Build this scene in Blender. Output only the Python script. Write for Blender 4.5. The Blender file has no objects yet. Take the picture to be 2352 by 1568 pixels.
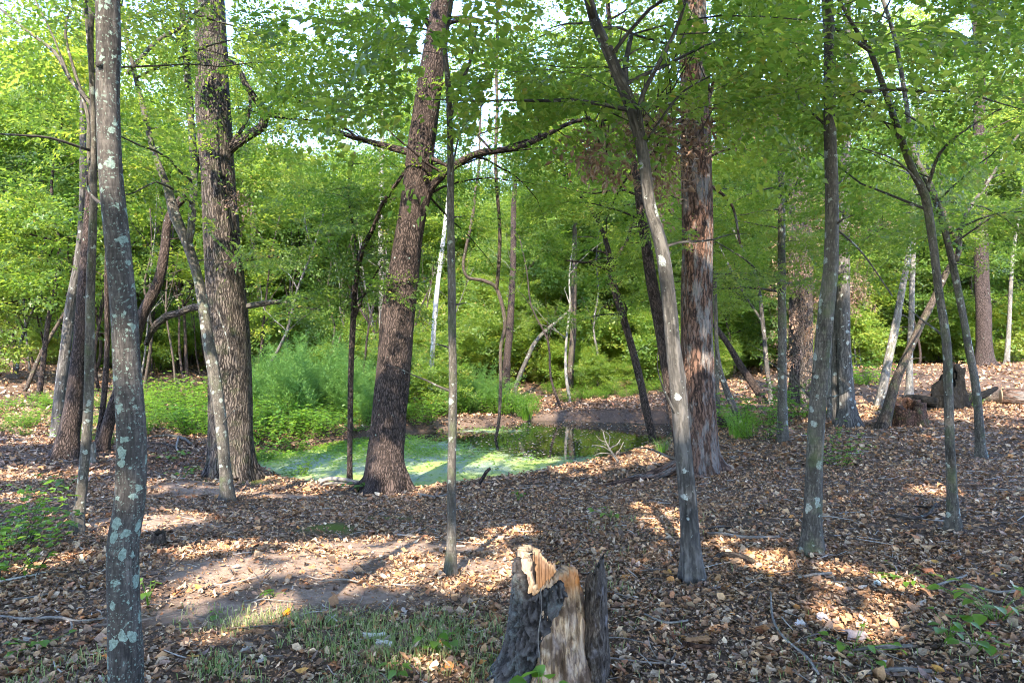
import bpy, math, random
import numpy as np
from mathutils import Vector

random.seed(7)
R = np.random.default_rng(7)
scene = bpy.context.scene
COL = scene.collection
EYE = 1.55
F = 1568.0            # focal length in units of the 2352-wide picture grid used for measuring

# ------------------------------------------------------------------ camera, world, sun
cd = bpy.data.cameras.new("camera")
cam = bpy.data.objects.new("camera", cd)
COL.objects.link(cam)
cam.location = (0, 0, EYE)
cam.rotation_euler = (math.radians(90), 0, 0)
cd.sensor_width = 36
cd.lens = 24
cd.clip_start = 0.05
cd.clip_end = 600
scene.camera = cam

SUN_EL, SUN_AZ = math.radians(39), math.radians(191)      # azimuth clockwise from +Y
S = np.array([math.sin(SUN_AZ) * math.cos(SUN_EL), math.cos(SUN_AZ) * math.cos(SUN_EL), math.sin(SUN_EL)])
w = bpy.data.worlds.new("World")
scene.world = w
w.use_nodes = True
nt = w.node_tree
nt.nodes.clear()
sky = nt.nodes.new("ShaderNodeTexSky")
sky.sky_type = 'NISHITA'
sky.sun_disc = False
sky.sun_elevation = SUN_EL
sky.sun_rotation = SUN_AZ
sky.air_density = 0.9
sky.dust_density = 0.15
sky.ozone_density = 2.5
bg = nt.nodes.new("ShaderNodeBackground")
bg.inputs["Strength"].default_value = 0.14
out = nt.nodes.new("ShaderNodeOutputWorld")
hs = nt.nodes.new('ShaderNodeHueSaturation'); hs.inputs['Saturation'].default_value = 1.0; hs.inputs['Hue'].default_value = 0.51
nt.links.new(sky.outputs[0], hs.inputs['Color'])
nt.links.new(hs.outputs[0], bg.inputs[0])
nt.links.new(bg.outputs[0], out.inputs[0])
sl = bpy.data.lights.new("sun", 'SUN')
sl.energy = 2.15
sl.angle = math.radians(0.53)
sl.color = (1.0, 0.90, 0.74)
sun = bpy.data.objects.new("sun", sl)
COL.objects.link(sun)
sun.rotation_euler = Vector(S).to_track_quat('Z', 'Y').to_euler()

scene.view_settings.view_transform = 'Standard'
scene.view_settings.look = 'None'
scene.view_settings.exposure = 3.38
scene.view_settings.gamma = 1.0
scene.view_settings.use_curve_mapping = False
cy = scene.cycles
cy.filter_width = 1.05
cy.max_bounces = 10
cy.diffuse_bounces = 8
cy.glossy_bounces = 3
cy.transmission_bounces = 8
cy.transparent_max_bounces = 8
cy.caustics_reflective = False
cy.caustics_refractive = False
cy.sample_clamp_indirect = 6
cy.use_denoising = True
cy.denoiser = 'OPENIMAGEDENOISE'
cy.denoising_input_passes = 'RGB_ALBEDO_NORMAL'
cy.use_adaptive_sampling = True
cy.adaptive_threshold = 0.01

# ------------------------------------------------------------------ numeric helpers
_perm = np.random.default_rng(3).random((257, 257))
def vnoise(x, y, s=1.0, o=0.0):
    """smooth value noise, about -1..1"""
    x = np.asarray(x, float) * s + 57.3 + o; y = np.asarray(y, float) * s + 31.7 - o
    xi = np.floor(x).astype(int); yi = np.floor(y).astype(int)
    fx = x - xi; fy = y - yi
    fx = fx * fx * (3 - 2 * fx); fy = fy * fy * (3 - 2 * fy)
    a = _perm[xi % 256, yi % 256]; b = _perm[(xi + 1) % 256, yi % 256]
    c = _perm[xi % 256, (yi + 1) % 256]; d = _perm[(xi + 1) % 256, (yi + 1) % 256]
    return 2 * ((a * (1 - fx) + b * fx) * (1 - fy) + (c * (1 - fx) + d * fx) * fy) - 1
def fbm(x, y, s=1.0, n=4, o=0.0):
    r = 0; a = 1; t = 0
    for k in range(n):
        r = r + a * vnoise(x, y, s * 2 ** k, o + 17 * k); t += a; a *= 0.5
    return r / t
def sstep(a, b, x):
    t = np.clip((x - a) / (b - a), 0, 1)
    return t * t * (3 - 2 * t)
def P(u, v, d):
    return np.array([(u - 1176) / F * d, d, EYE - (v - 784) / F * d])

# ------------------------------------------------------------------ terrain
def _c(u, v, d):
    p = P(u, v, d); return (p[0], p[1], p[2])
CTL = [(-3, 0, 0), (0, 0, 0), (3, 0, 0), (-3, 4, 0), (0, 4, 0), (3, 4.2, .03), (0, -8, .2), (-12, -6, .3), (12, -5, 1.0),
       (-9, 5, .1), (9, 4, .6), _c(180, 1220, 6), _c(522, 1150, 8.8), _c(535, 1095, 11), _c(885, 1130, 10.3), _c(1176, 1200, 7.3),
       _c(1400, 1150, 8.5), _c(1610, 1085, 9.8), _c(1865, 1270, 5), _c(2190, 1215, 5.5), _c(2252, 1050, 9.6), _c(1798, 1010, 12),
       _c(1940, 985, 13.5), _c(2030, 980, 12.9), _c(2150, 935, 15.5), _c(2310, 925, 16), _c(2300, 835, 28), _c(1980, 850, 26),
       _c(1840, 920, 19), _c(1700, 940, 17.5), _c(1350, 930, 24), _c(1300, 880, 32), _c(1176, 860, 36), (0, 60, .4), (40, 60, 2), (-40, 60, 4.5),
       (0, 110, 2), (70, 110, 5), (-70, 110, 9), _c(600, 1000, 15), _c(450, 980, 16), _c(400, 1060, 12), _c(150, 1050, 11), _c(0, 1000, 12.5),
       _c(100, 950, 16.5), _c(400, 900, 22), _c(400, 850, 30), _c(300, 740, 45), _c(700, 850, 32), (-30, 10, .8), (30, 10, 1.6), (-60, 10, 1.5), (70, 10, 3.0),
       (-30, -40, 1), (30, -40, 1), (0, -90, 1), (-100, -60, 2), (100, -60, 2), (150, 60, 4), (-150, 60, 7), (0, 170, 4), (150, 170, 6), (-150, 170, 9)]
CTL = np.array(CTL, float)
def _phi(r2):
    return np.where(r2 > 1e-9, r2 * np.log(np.maximum(r2, 1e-9)) * 0.5, 0)
_n = len(CTL)
_A = np.zeros((_n + 3, _n + 3))
_d2 = ((CTL[:, None, :2] - CTL[None, :, :2]) ** 2).sum(-1)
_A[:_n, :_n] = _phi(_d2) + np.eye(_n) * 2.0
_A[:_n, _n] = 1; _A[:_n, _n + 1:] = CTL[:, :2]; _A[_n, :_n] = 1; _A[_n + 1:, :_n] = CTL[:, :2].T
_W = np.linalg.solve(_A, np.concatenate([CTL[:, 2], [0, 0, 0]]))
WATER = -0.9
POND = np.array([(-4.9, 13.4), (-3.6, 12.0), (-2.4, 11.5), (-1.5, 11.25), (-0.35, 11.8), (0.9, 12.6), (1.92, 13.5), (2.9, 14.7), (4.1, 17.0), (5.0, 18.6),
                 (4.7, 20.3), (2.8, 20.9), (0.7, 21.0), (-0.6, 19.8), (-1.3, 19.3), (-2.9, 17.6), (-4.4, 15.6), (-5.6, 14.6)])
def pond_sd(x, y):
    x = np.asarray(x, float); y = np.asarray(y, float)
    d = np.full(x.shape, 1e9); inside = np.zeros(x.shape, bool)
    n = len(POND)
    for i in range(n):
        a = POND[i]; b = POND[(i + 1) % n]; e = b - a
        t = np.clip(((x - a[0]) * e[0] + (y - a[1]) * e[1]) / (e @ e), 0, 1)
        d = np.minimum(d, np.hypot(x - a[0] - t * e[0], y - a[1] - t * e[1]))
        c = ((a[1] > y) != (b[1] > y)) & (x < (b[0] - a[0]) * (y - a[1]) / (b[1] - a[1] + 1e-12) + a[0])
        inside ^= c
    return np.where(inside, -d, d) + 0.18 * vnoise(x, y, 0.9)
def hill(x, y):
    x = np.asarray(x, float); y = np.asarray(y, float)
    z = np.full(x.shape, _W[_n])
    z = z + _W[_n + 1] * x + _W[_n + 2] * y
    for i in range(_n):
        z = z + _W[i] * _phi((x - CTL[i, 0]) ** 2 + (y - CTL[i, 1]) ** 2)
    return z
def ground(x, y, fine=True):
    z = hill(x, y)
    if fine:
        z = z + 0.05 * fbm(x, y, 0.7, 3) + 0.014 * fbm(x, y, 5.0, 2, 9)
        for (mx, my, mr, mh) in MOUNDS:
            z = z + mh * np.exp(-((x - mx) ** 2 + (y - my) ** 2) / mr ** 2)
    sd = pond_sd(x, y)
    bank = np.where(np.asarray(y) > 16, 0.45, 0.9)
    t = sstep(0.0, 1.0, sd / bank)
    zb = WATER - 0.02 - 0.25 * sstep(0, -1.5, sd)
    return np.where(sd < 0, zb, zb * (1 - t) + np.maximum(z, WATER + 0.04) * t)
MOUNDS = []
def hit(u, v, dmin=1.6, dmax=90):
    d = np.geomspace(dmin, dmax, 1500)
    x = (u - 1176) / F * d; z = EYE - (v - 784) / F * d
    g = ground(x, d)
    k = np.argmax(z < g)
    if z[k] >= g[k]: return d[-1]
    return d[k]
for (u, v, r, h) in [(765, 1213, .35, .07), (430, 1120, .6, .10), (370, 1195, .6, .08), (640, 1290, .7, .05), (1130, 1175, .5, .06), (210, 1165, .4, .08)]:
    d = hit(u, v); MOUNDS.append(((u - 1176) / F * d, d, r, h))
def G(u, v):
    d = hit(u, v); x = (u - 1176) / F * d
    return np.array([x, d, float(ground(np.array([x]), np.array([d]))[0])])

# ------------------------------------------------------------------ mesh helpers
def mk_mesh(name, V, Q=None, T=None, fattr=None, vattr=None, smooth=False):
    me = bpy.data.meshes.new(name)
    V = np.asarray(V, np.float32)
    nq = 0 if Q is None else len(Q); ntr = 0 if T is None else len(T)
    me.vertices.add(len(V)); me.vertices.foreach_set("co", V.ravel())
    li = []
    if nq: li.append(np.asarray(Q, np.int32).ravel())
    if ntr: li.append(np.asarray(T, np.int32).ravel())
    li = np.concatenate(li)
    me.loops.add(len(li)); me.loops.foreach_set("vertex_index", li)
    st = np.concatenate([np.arange(nq) * 4, nq * 4 + np.arange(ntr) * 3]).astype(np.int32)
    me.polygons.add(nq + ntr)
    me.polygons.foreach_set("loop_start", st)
    if smooth: me.polygons.foreach_set("use_smooth", np.ones(nq + ntr, bool))
    for nm, arr in (vattr or {}).items():
        arr = np.asarray(arr, np.float32)
        if arr.ndim == 1:
            a = me.attributes.new(nm, 'FLOAT', 'POINT'); a.data.foreach_set("value", arr)
        else:
            a = me.attributes.new(nm, 'FLOAT_VECTOR', 'POINT'); a.data.foreach_set("vector", arr.ravel())
    me.update(calc_edges=True)
    return me
def obj(name, me, mat=None, parent=None, loc=(0, 0, 0), **props):
    o = bpy.data.objects.new(name, me)
    COL.objects.link(o)
    if mat is not None and me is not None and not me.materials: me.materials.append(mat)
    o.location = loc
    if parent is not None: o.parent = parent
    for k, v in props.items(): o[k] = v
    return o
def thing(name, label, cat, loc=(0, 0, 0), group=None, rz=0):
    o = bpy.data.objects.new(name, None); COL.objects.link(o)
    o.empty_display_size = 0.2
    o.location = loc; o.rotation_euler = (0, 0, rz)
    o['label'] = label; o['category'] = cat
    if group: o['group'] = group
    return o
def dup(root, loc, rz=0, sc=1.0, label=None, group=None):
    r = root.copy(); COL.objects.link(r); r.location = loc; r.rotation_euler = (0, 0, rz); r.scale = (sc, sc, sc)
    if label: r['label'] = label
    if group: r['group'] = group
    for ch in list(root.children):
        c = ch.copy(); COL.objects.link(c); c.parent = r
    return r
class Acc:
    """accumulates tube / leaf geometry"""
    def __init__(s): s.V = []; s.Q = []; s.T = []; s.bc = []; s.v = []; s.n = 0
    def add(s, V, Q=None, T=None, bc=None, v=0.5):
        V = np.asarray(V, float)
        if Q is not None and len(Q): s.Q.append(np.asarray(Q) + s.n)
        if T is not None and len(T): s.T.append(np.asarray(T) + s.n)
        s.V.append(V); s.n += len(V)
        s.bc.append(V if bc is None else bc)
        s.v.append(np.full(len(V), v) if np.isscalar(v) else v)
    def mesh(s, name, origin=(0, 0, 0), smooth=True):
        V = np.concatenate(s.V) - np.asarray(origin)
        return mk_mesh(name, V, np.concatenate(s.Q) if s.Q else None, np.concatenate(s.T) if s.T else None,
                       vattr={"bc": np.concatenate(s.bc), "v": np.concatenate(s.v)}, smooth=smooth)
def catmull(P0, step):
    """resample a polyline of rows (x,y,z,r) smoothly"""
    P0 = np.asarray(P0, float)
    Pp = np.vstack([2 * P0[0] - P0[1], P0, 2 * P0[-1] - P0[-2]])
    outp = []
    for i in range(1, len(Pp) - 2):
        a, b, c, d = Pp[i - 1:i + 3]
        n = max(2, int(np.linalg.norm(c[:3] - b[:3]) / step))
        t = (np.arange(n) / n)[:, None]
        outp.append(0.5 * ((2 * b) + (-a + c) * t + (2 * a - 5 * b + 4 * c - d) * t ** 2 + (-a + 3 * b - 3 * c + d) * t ** 3))
    outp.append(P0[-1:])
    o = np.vstack(outp); o[:, 3] = np.maximum(o[:, 3], 0.0012)
    return o
def tube(path, ns=8, disp=None, cap=True, seed=0.0, dome=.3):
    """path rows (x,y,z,r). disp(a, s, r) -> radius multiplier"""
    path = np.asarray(path, float); n = len(path)
    p = path[:, :3]; r = path[:, 3]
    t = np.gradient(p, axis=0); t /= np.linalg.norm(t, axis=1, keepdims=True) + 1e-12
    ref = np.array([0., 1, 0]) if abs(t[0, 1]) < .8 else np.array([1., 0, 0])
    N = np.zeros((n, 3)); b = np.cross(t[0], ref); N[0] = b / np.linalg.norm(b)
    for i in range(1, n):
        b = N[i - 1] - t[i] * (N[i - 1] @ t[i]); N[i] = b / (np.linalg.norm(b) + 1e-12)
    B = np.cross(t, N)
    s = np.concatenate([[0], np.cumsum(np.linalg.norm(np.diff(p, axis=0), axis=1))])
    a = np.arange(ns) / ns * 2 * math.pi
    m = np.ones((n, ns))
    if disp is not None: m = disp(a[None, :], s[:, None], r[:, None], p)
    rr = r[:, None] * m
    V = p[:, None, :] + rr[..., None] * (np.cos(a)[None, :, None] * N[:, None, :] + np.sin(a)[None, :, None] * B[:, None, :])
    r0 = max(r[0], 1e-3)
    bc = np.stack([np.cos(a)[None, :] * r[:, None], np.sin(a)[None, :] * r[:, None], np.repeat(s[:, None], ns, 1)], -1) + seed
    i = np.arange(n - 1)[:, None] * ns; j = np.arange(ns)[None, :]; j2 = (j + 1) % ns
    Q = np.stack([i + j, i + j2, i + ns + j2, i + ns + j], -1).reshape(-1, 4)
    V = V.reshape(-1, 3); bc = bc.reshape(-1, 3); T = []
    if cap:
        V = np.vstack([V, p[-1:] + t[-1:] * r[-1] * dome, p[:1]]); bc = np.vstack([bc, bc[-1:], bc[:1]])
        k = n * ns
        jj = np.arange(ns)
        T = np.vstack([np.stack([(n - 1) * ns + jj, (n - 1) * ns + (jj + 1) % ns, np.full(ns, k)], -1), np.stack([(jj + 1) % ns, jj, np.full(ns, k + 1)], -1)])
    return V, Q, T, bc

# ------------------------------------------------------------------ materials
def new_mat(name):
    m = bpy.data.materials.new(name); m.use_nodes = True
    m.node_tree.nodes.clear(); return m, NB(m.node_tree)
class NB:
    def __init__(s, t): s.t = t
    def n(s, typ, ins=None, **kw):
        nd = s.t.nodes.new(typ)
        for k, v in kw.items(): setattr(nd, k, v)
        for k, v in (ins or {}).items():
            if hasattr(v, 'is_linked') or isinstance(v, bpy.types.NodeSocket): s.t.links.new(v, nd.inputs[k])
            else: nd.inputs[k].default_value = v
        return nd
    def attr(s, name): return s.n("ShaderNodeAttribute", attribute_name=name)
    def noise(s, vec, scale, detail=4, rough=.55, dist=0):
        return s.n("ShaderNodeTexNoise", {"Vector": vec, "Scale": scale, "Detail": detail, "Roughness": rough, "Distortion": dist}).outputs["Fac"]
    def map(s, vec, sc): return s.n("ShaderNodeMapping", {"Vector": vec, "Scale": sc}).outputs[0]
    def ramp(s, fac, stops, interp='LINEAR'):
        r = s.n("ShaderNodeValToRGB", {"Fac": fac}); cr = r.color_ramp; cr.interpolation = interp
        while len(cr.elements) < len(stops): cr.elements.new(.5)
        for e, (p, c) in zip(cr.elements, stops):
            e.position = p; e.color = (c, c, c, 1) if np.isscalar(c) else (*c, 1)
        return r.outputs[0]
    def mix(s, f, a, b, mode='MIX'):
        nd = s.n("ShaderNodeMix", data_type='RGBA', blend_type=mode)
        for k, v in ((0, f), (6, a), (7, b)):
            if isinstance(v, bpy.types.NodeSocket): s.t.links.new(v, nd.inputs[k])
            else: nd.inputs[k].default_value = v if np.isscalar(v) else (*v, 1)
        return nd.outputs[2]
    def math(s, op, a, b=0.0):
        nd = s.n("ShaderNodeMath", operation=op)
        for k, v in ((0, a), (1, b)):
            if isinstance(v, bpy.types.NodeSocket): s.t.links.new(v, nd.inputs[k])
            else: nd.inputs[k].default_value = v
        return nd.outputs[0]
    def bump(s, h, st=.5, dist=.01, nrm=None):
        ins = {"Height": h, "Strength": st, "Distance": dist}
        if nrm is not None: ins["Normal"] = nrm
        return s.n("ShaderNodeBump", ins).outputs[0]
    def pbr(s, col, rough=.8, nrm=None, spec=.3, **kw):
        ins = {"Roughness": rough, "Specular IOR Level": spec}
        if nrm is not None: ins["Normal"] = nrm
        nd = s.n("ShaderNodeBsdfPrincipled", ins)
        if isinstance(col, bpy.types.NodeSocket): s.t.links.new(col, nd.inputs["Base Color"])
        else: nd.inputs["Base Color"].default_value = (*col, 1)
        for k, v in kw.items(): nd.inputs[k].default_value = v
        return nd.outputs[0]
    def out(s, sh): s.n("ShaderNodeOutputMaterial", {"Surface": sh})

def leaf_mat(name, c1, c2, c3, t1, t2, trans=.45):
    m, b = new_mat(name)
    v = b.attr("v").outputs["Fac"]
    oi = b.n("ShaderNodeObjectInfo").outputs["Random"]
    vv = b.math('ADD', v, b.math('MULTIPLY', b.math('SUBTRACT', oi, .5), .25))
    col = b.ramp(vv, [(0.0, c1), (.5, c2), (.93, c3), (1.0, (0.20, 0.13, 0.03))])
    tc = b.ramp(vv, [(0.0, t1), (1.0, t2)])
    d = b.pbr(col, .42, spec=.5)
    t = b.n("ShaderNodeBsdfTranslucent", {"Color": tc}).outputs[0]
    b.out(b.n("ShaderNodeMixShader", {0: trans, 1: d, 2: t}).outputs[0])
    return m
M = {}
M['leaf'] = leaf_mat("leaf_green", (.05, .10, .018), (.095, .16, .026), (.165, .21, .032), (.19, .35, .03), (.48, .54, .06), .5)
M['leaf_yellow'] = leaf_mat("leaf_yellow_green", (.08, .15, .025), (.14, .21, .035), (.24, .26, .05), (.32, .50, .05), (.62, .62, .10), .5)
M['leaf_dark'] = leaf_mat("leaf_dark_green", (.035, .075, .015), (.065, .12, .022), (.11, .165, .03), (.13, .27, .03), (.34, .45, .05))
M['herb'] = leaf_mat("herb_green", (.05, .12, .015), (.09, .19, .02), (.15, .24, .03), (.18, .42, .03), (.42, .58, .05))
M['fennel'] = leaf_mat("feathery_green", (.06, .14, .03), (.10, .20, .045), (.15, .25, .06), (.20, .40, .08), (.36, .54, .10))
M['dead'] = leaf_mat("dead_leaf_brown", (.15, .08, .05), (.27, .165, .11), (.40, .28, .2), (.25, .13, .07), (.42, .26, .15), .25)

def bark_mat(name, dark, light_, su=26, sz=5, lich=0.0, lcol=(.33, .42, .36), moss=0, depth=.012, spots=9, pale=0.0, fw=.35, band=0.0):
    m, b = new_mat(name)
    light = tuple(np.array(light_) * (1.0 if name in ('bark_white', 'dead_wood', 'bark_pale') else .68)); dark = tuple(np.array(dark) * .45)
    bc = b.attr("bc").outputs["Vector"]
    no = b.n("ShaderNodeTexNoise", {"Vector": bc, "Scale": 9.0, "Detail": 4.0}).outputs["Color"]
    sc = b.n("ShaderNodeVectorMath", {0: no}, operation='SCALE'); sc.inputs["Scale"].default_value = .09
    ad = b.n("ShaderNodeVectorMath", {0: bc, 1: sc.outputs[0]}, operation='ADD').outputs[0]
    vo = b.n("ShaderNodeTexVoronoi", {"Vector": b.map(ad, (su, su, sz)), "Scale": 1.0}, feature='DISTANCE_TO_EDGE').outputs["Distance"]
    fur = b.ramp(vo, [(0, 0.0), (.3, 1.0)])
    n1 = b.noise(b.map(bc, (su * 3, su * 3, sz * 2.2)), 1.0, 7, .72)
    n4 = b.noise(b.map(bc, (14, 14, 3.2)), 1.0, 5, .65)
    n2 = b.noise(bc, 2.2, 4, .6)
    f = b.math('ADD', b.math('ADD', b.math('MULTIPLY', fur, fw), b.math('MULTIPLY', n1, 1.05 - fw * .6)), b.math('MULTIPLY', b.math('SUBTRACT', n4, .5), .7))
    if band:
        n5 = b.noise(b.map(bc, (5, 5, 75)), 1.0, 4, .6)
        f = b.math('ADD', f, b.math('MULTIPLY', b.math('SUBTRACT', n5, .5), band))
    mid = tuple((np.array(dark) * 1.8 + light) / 3.2)
    col = b.ramp(f, [(.36, dark), (.54, mid), (.74, light)])
    col = b.mix(b.ramp(n2, [(.35, 0.0), (.7, .4)]), col, tuple(np.array(light) * .85))
    if pale: col = b.mix(b.ramp(b.noise(b.map(bc, (9, 9, 2.5)), 1.0, 6, .7), [(.5, 0.0), (.6, pale)]), col, (.24, .225, .21))
    if lich:
        v1 = b.n("ShaderNodeTexVoronoi", {"Vector": ad, "Scale": float(spots)}, feature='F1')
        cr = b.n("ShaderNodeSeparateColor", {0: v1.outputs["Color"]}).outputs
        sz_ = b.math('MULTIPLY', b.math('POWER', cr[0], 2.8), .6 * lich)
        edge = b.math('ADD', v1.outputs["Distance"], b.math('MULTIPLY', b.math('SUBTRACT', b.noise(bc, 45.0, 6, .8), .5), .9))
        msk = b.math('GREATER_THAN', b.math('SUBTRACT', sz_, edge), .0)
        v3 = b.n("ShaderNodeTexVoronoi", {"Vector": ad, "Scale": spots * 5.0}, feature='F1')
        s3 = b.math('MULTIPLY', b.math('POWER', b.n("ShaderNodeSeparateColor", {0: v3.outputs["Color"]}).outputs[1], 2.0), .6 * lich)
        m3 = b.math('GREATER_THAN', s3, b.math('ADD', v3.outputs["Distance"], b.math('MULTIPLY', b.noise(bc, 150.0, 3), .3)))
        lc = b.mix(b.ramp(b.noise(bc, 90.0, 5, .75), [(.35, 0.0), (.65, 1.0)]), lcol, tuple(np.array(lcol) * .35))
        col = b.mix(b.math('MULTIPLY', b.math('MAXIMUM', msk, b.math('MULTIPLY', m3, .6)), .85), col, lc)
    if moss:
        col = b.mix(b.ramp(b.noise(bc, 5.0, 5, .65), [(.52, 0.0), (.66, moss)]), col, (.07, .10, .03))
    nr = b.bump(b.math('ADD', b.math('MULTIPLY', fur, fw * 1.4), b.math('MULTIPLY', n1, .9)), 1.0, depth)
    b.out(b.pbr(col, .9, nr, .15))
    return m
M['bark_lichen'] = bark_mat("bark_lichen", (.04, .036, .036), (.17, .15, .14), 40, 10, 1.25, (.27, .36, .32), depth=.006, spots=26, fw=.1, band=.35)
M['bark_oak'] = bark_mat("bark_oak", (.016, .013, .012), (.21, .17, .145), 30, 3.4, 0, depth=.04, moss=.25, fw=.6)
M['bark_dark'] = bark_mat("bark_dark", (.014, .011, .010), (.125, .09, .078), 38, 8, .25, depth=.02, fw=.5)
M['bark_smooth'] = bark_mat("bark_smooth", (.05, .044, .038), (.20, .175, .15), 40, 10, .8, (.34, .38, .34), moss=.35, depth=.006, spots=15, fw=.15, band=.25)
M['bark_grey'] = bark_mat("bark_grey", (.045, .042, .04), (.20, .18, .165), 22, 2.2, .7, (.40, .43, .41), depth=.012, spots=11, fw=.25)
M['bark_pale'] = bark_mat("bark_pale", (.10, .09, .08), (.27, .245, .22), 26, 6, .6, (.42, .44, .40), depth=.006, spots=12, fw=.15, moss=.3)
M['bark_white'] = bark_mat("bark_white", (.25, .23, .2), (.68, .64, .58), 26, 6, 0, depth=.004, fw=.1)
M['bark_red'] = bark_mat("bark_red", (.02, .015, .013), (.24, .135, .095), 26, 3.4, 0, depth=.03, pale=.6, fw=.45)
M['bark_black'] = bark_mat("bark_black", (.003, .003, .003), (.016, .015, .014), 24, 8, 0, depth=.02)
M['bark_rot'] = bark_mat("bark_rot", (.035, .018, .013), (.19, .10, .065), 24, 14, 0, depth=.02, moss=.4)
M['bark_brown'] = bark_mat("bark_brown", (.03, .022, .018), (.17, .13, .105), 36, 9, .4, moss=.3, depth=.012, fw=.3)
M['dead_wood'] = bark_mat("dead_wood", (.12, .105, .095), (.40, .36, .32), 60, 12, 0, depth=.003, fw=.1)

# ------------------------------------------------------------------ sunlit places: gaps in the canopy open towards the sun over these
LIT = []     # point, radius
def lit_g(u, v, r): LIT.append((G(u, v), r))
def lit_p(u, v, d, r): LIT.append((P(u, v, d), r))
for a in [(620, 1290, .50), (720, 1310, .45), (860, 1270, .42), (980, 1290, .4), (1090, 1300, .35), (360, 1195, .33), (500, 1262, .25), (560, 1410, .26), (650, 1415, .2),
          (430, 1118, .35), (600, 1140, .3), (300, 1210, .25), (1290, 1010, .3), (1960, 1345, .24), (2060, 1360, .2), (1950, 1420, .2),
          (1680, 1265, .2), (1760, 1290, .18), (2010, 955, .5), (2320, 950, .7), (2200, 955, .5), (2080, 880, .7), (100, 1010, .6), (20, 1150, .3), (170, 1090, .3),
          (1330, 1068, .55), (1250, 1075, .4), (1060, 985, .6), (790, 1110, .35), (1010, 1100, .4), (1400, 1063, .4), (700, 1030, .6), (1500, 1050, .4), (120, 1300, .2),
          (1235, 955, .35), (1600, 900, .8), (340, 1110, .3), (2150, 1130, .25), (1150, 1320, .3), (150, 1190, .2), (40, 1090, .4)]:
    lit_g(*a)
for a in [(1005, 640, 22, .7), (1000, 780, 22, .5), (200, 800, 25, 2.5), (100, 600, 25, 3), (620, 700, 26, 3), (760, 600, 28, 3), (1100, 600, 28, 3), (1250, 700, 26, 2.5), (1400, 750, 28, 2.5), (1000, 450, 28, 3), (300, 500, 25, 3), (2100, 700, 28, 3), (2250, 750, 28, 2.5), (1700, 600, 22, 2), (500, 850, 24, 2), (330, 820, 30, 2), (1900, 500, 26, 2.5),
          (500, 465, 10.6, .24), (505, 525, 10.6, .26), (552, 930, 10.6, .24), (550, 1000, 10.6, .27), (550, 1065, 10.6, .25), (500, 1000, 8.7, .25), (490, 820, 8.7, .35),
          (500, 915, 8.7, .25), (932, 640, 10, .22), (925, 685, 10, .2), (985, 180, 10, .4), (1000, 120, 10, .3), (1040, 850, 4.5, .25), (1037, 1000, 4.5, .22),
          (1037, 1180, 4.5, .2), (1037, 950, 4.5, .2), (1560, 900, 4.7, .2), (1550, 800, 4.7, .25), (1535, 700, 4.7, .2), (1570, 980, 4.7, .15), (1625, 520, 9.5, .3), (1610, 800, 9.5, .2),
          (700, 980, 16, 1.2), (650, 920, 17, 1.3), (560, 950, 16, 1), (760, 900, 18, 1.5), (1110, 930, 20, 1.2), (1060, 900, 21, 1.4), (420, 950, 17, 1.0), (700, 850, 20, 1.5),
          (165, 930, 10.8, .3), (150, 1000, 10.8, .25), (190, 1000, 6, .15), (195, 1100, 6, .12), (1940, 620, 13.5, .6), (1935, 560, 13.5, .4), (1910, 880, 13.5, .3), (2020, 850, 15, .4),
          (1900, 700, 17, 1.0), (1850, 760, 19, 1.2), (1850, 560, 19, 1.5), (2085, 900, 17, .4), (1770, 850, 18, .6), (1240, 1290, 3.1, .13), (1330, 1300, 3.1, .1),
          (200, 350, 6, .3), (205, 500, 6, .2), (380, 90, 5, .4), (100, 200, 7, .8), (2060, 650, 15, .5), (1480, 560, 4.7, .15), (1480, 640, 9, .2)]:
    lit_p(*a)
LP_ = np.array([l[0] for l in LIT]); LR_ = np.array([l[1] for l in LIT])
_e1 = np.cross(S, [0, 0, 1.]); _e1 /= np.linalg.norm(_e1); _e2 = np.cross(_e1, S)
_CS = .04; _HN = 900
_SM = np.full((2 * _HN, 2 * _HN), 1e9)
for _p, _r in zip(LP_, LR_):
    _a, _b = _p @ _e1, _p @ _e2; _k = int(_r * 1.5 / _CS) + 1
    _ia, _ib = int(_a / _CS) + _HN, int(_b / _CS) + _HN
    _gx, _gy = np.meshgrid(np.arange(_ia - _k, _ia + _k + 1), np.arange(_ib - _k, _ib + _k + 1), indexing='ij')
    _dx, _dy = (_gx - _HN) * _CS - _a, (_gy - _HN) * _CS - _b
    _m = np.hypot(_dx, _dy) < _r * (1.15 + .4 * fbm(_gx * _CS, _gy * _CS, 2.6 / max(_r, .15), 2))
    _m &= fbm(_gx * _CS, _gy * _CS, 4.5, 3, 7) > -.27
    _ok = (_gx >= 0) & (_gx < 2 * _HN) & (_gy >= 0) & (_gy < 2 * _HN) & _m
    _SM[_gx[_ok], _gy[_ok]] = np.minimum(_SM[_gx[_ok], _gy[_ok]], _p @ S + .4)
def leaf_sun_keep(c):
    ia = np.clip((c @ _e1 / _CS).astype(int) + _HN, 0, 2 * _HN - 1); ib = np.clip((c @ _e2 / _CS).astype(int) + _HN, 0, 2 * _HN - 1)
    return c @ S < _SM[ia, ib]
def sun_keep(pts, margin=0.25):
    """False where a spray would shade one of the sunlit places"""
    keep = np.ones(len(pts), bool)
    for p, r in zip(LP_, LR_):
        d = pts - p
        t = d @ S
        perp = np.linalg.norm(d - t[:, None] * S, axis=1)
        keep &= ~((t > 0.4) & (perp < r + margin))
    return keep
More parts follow.
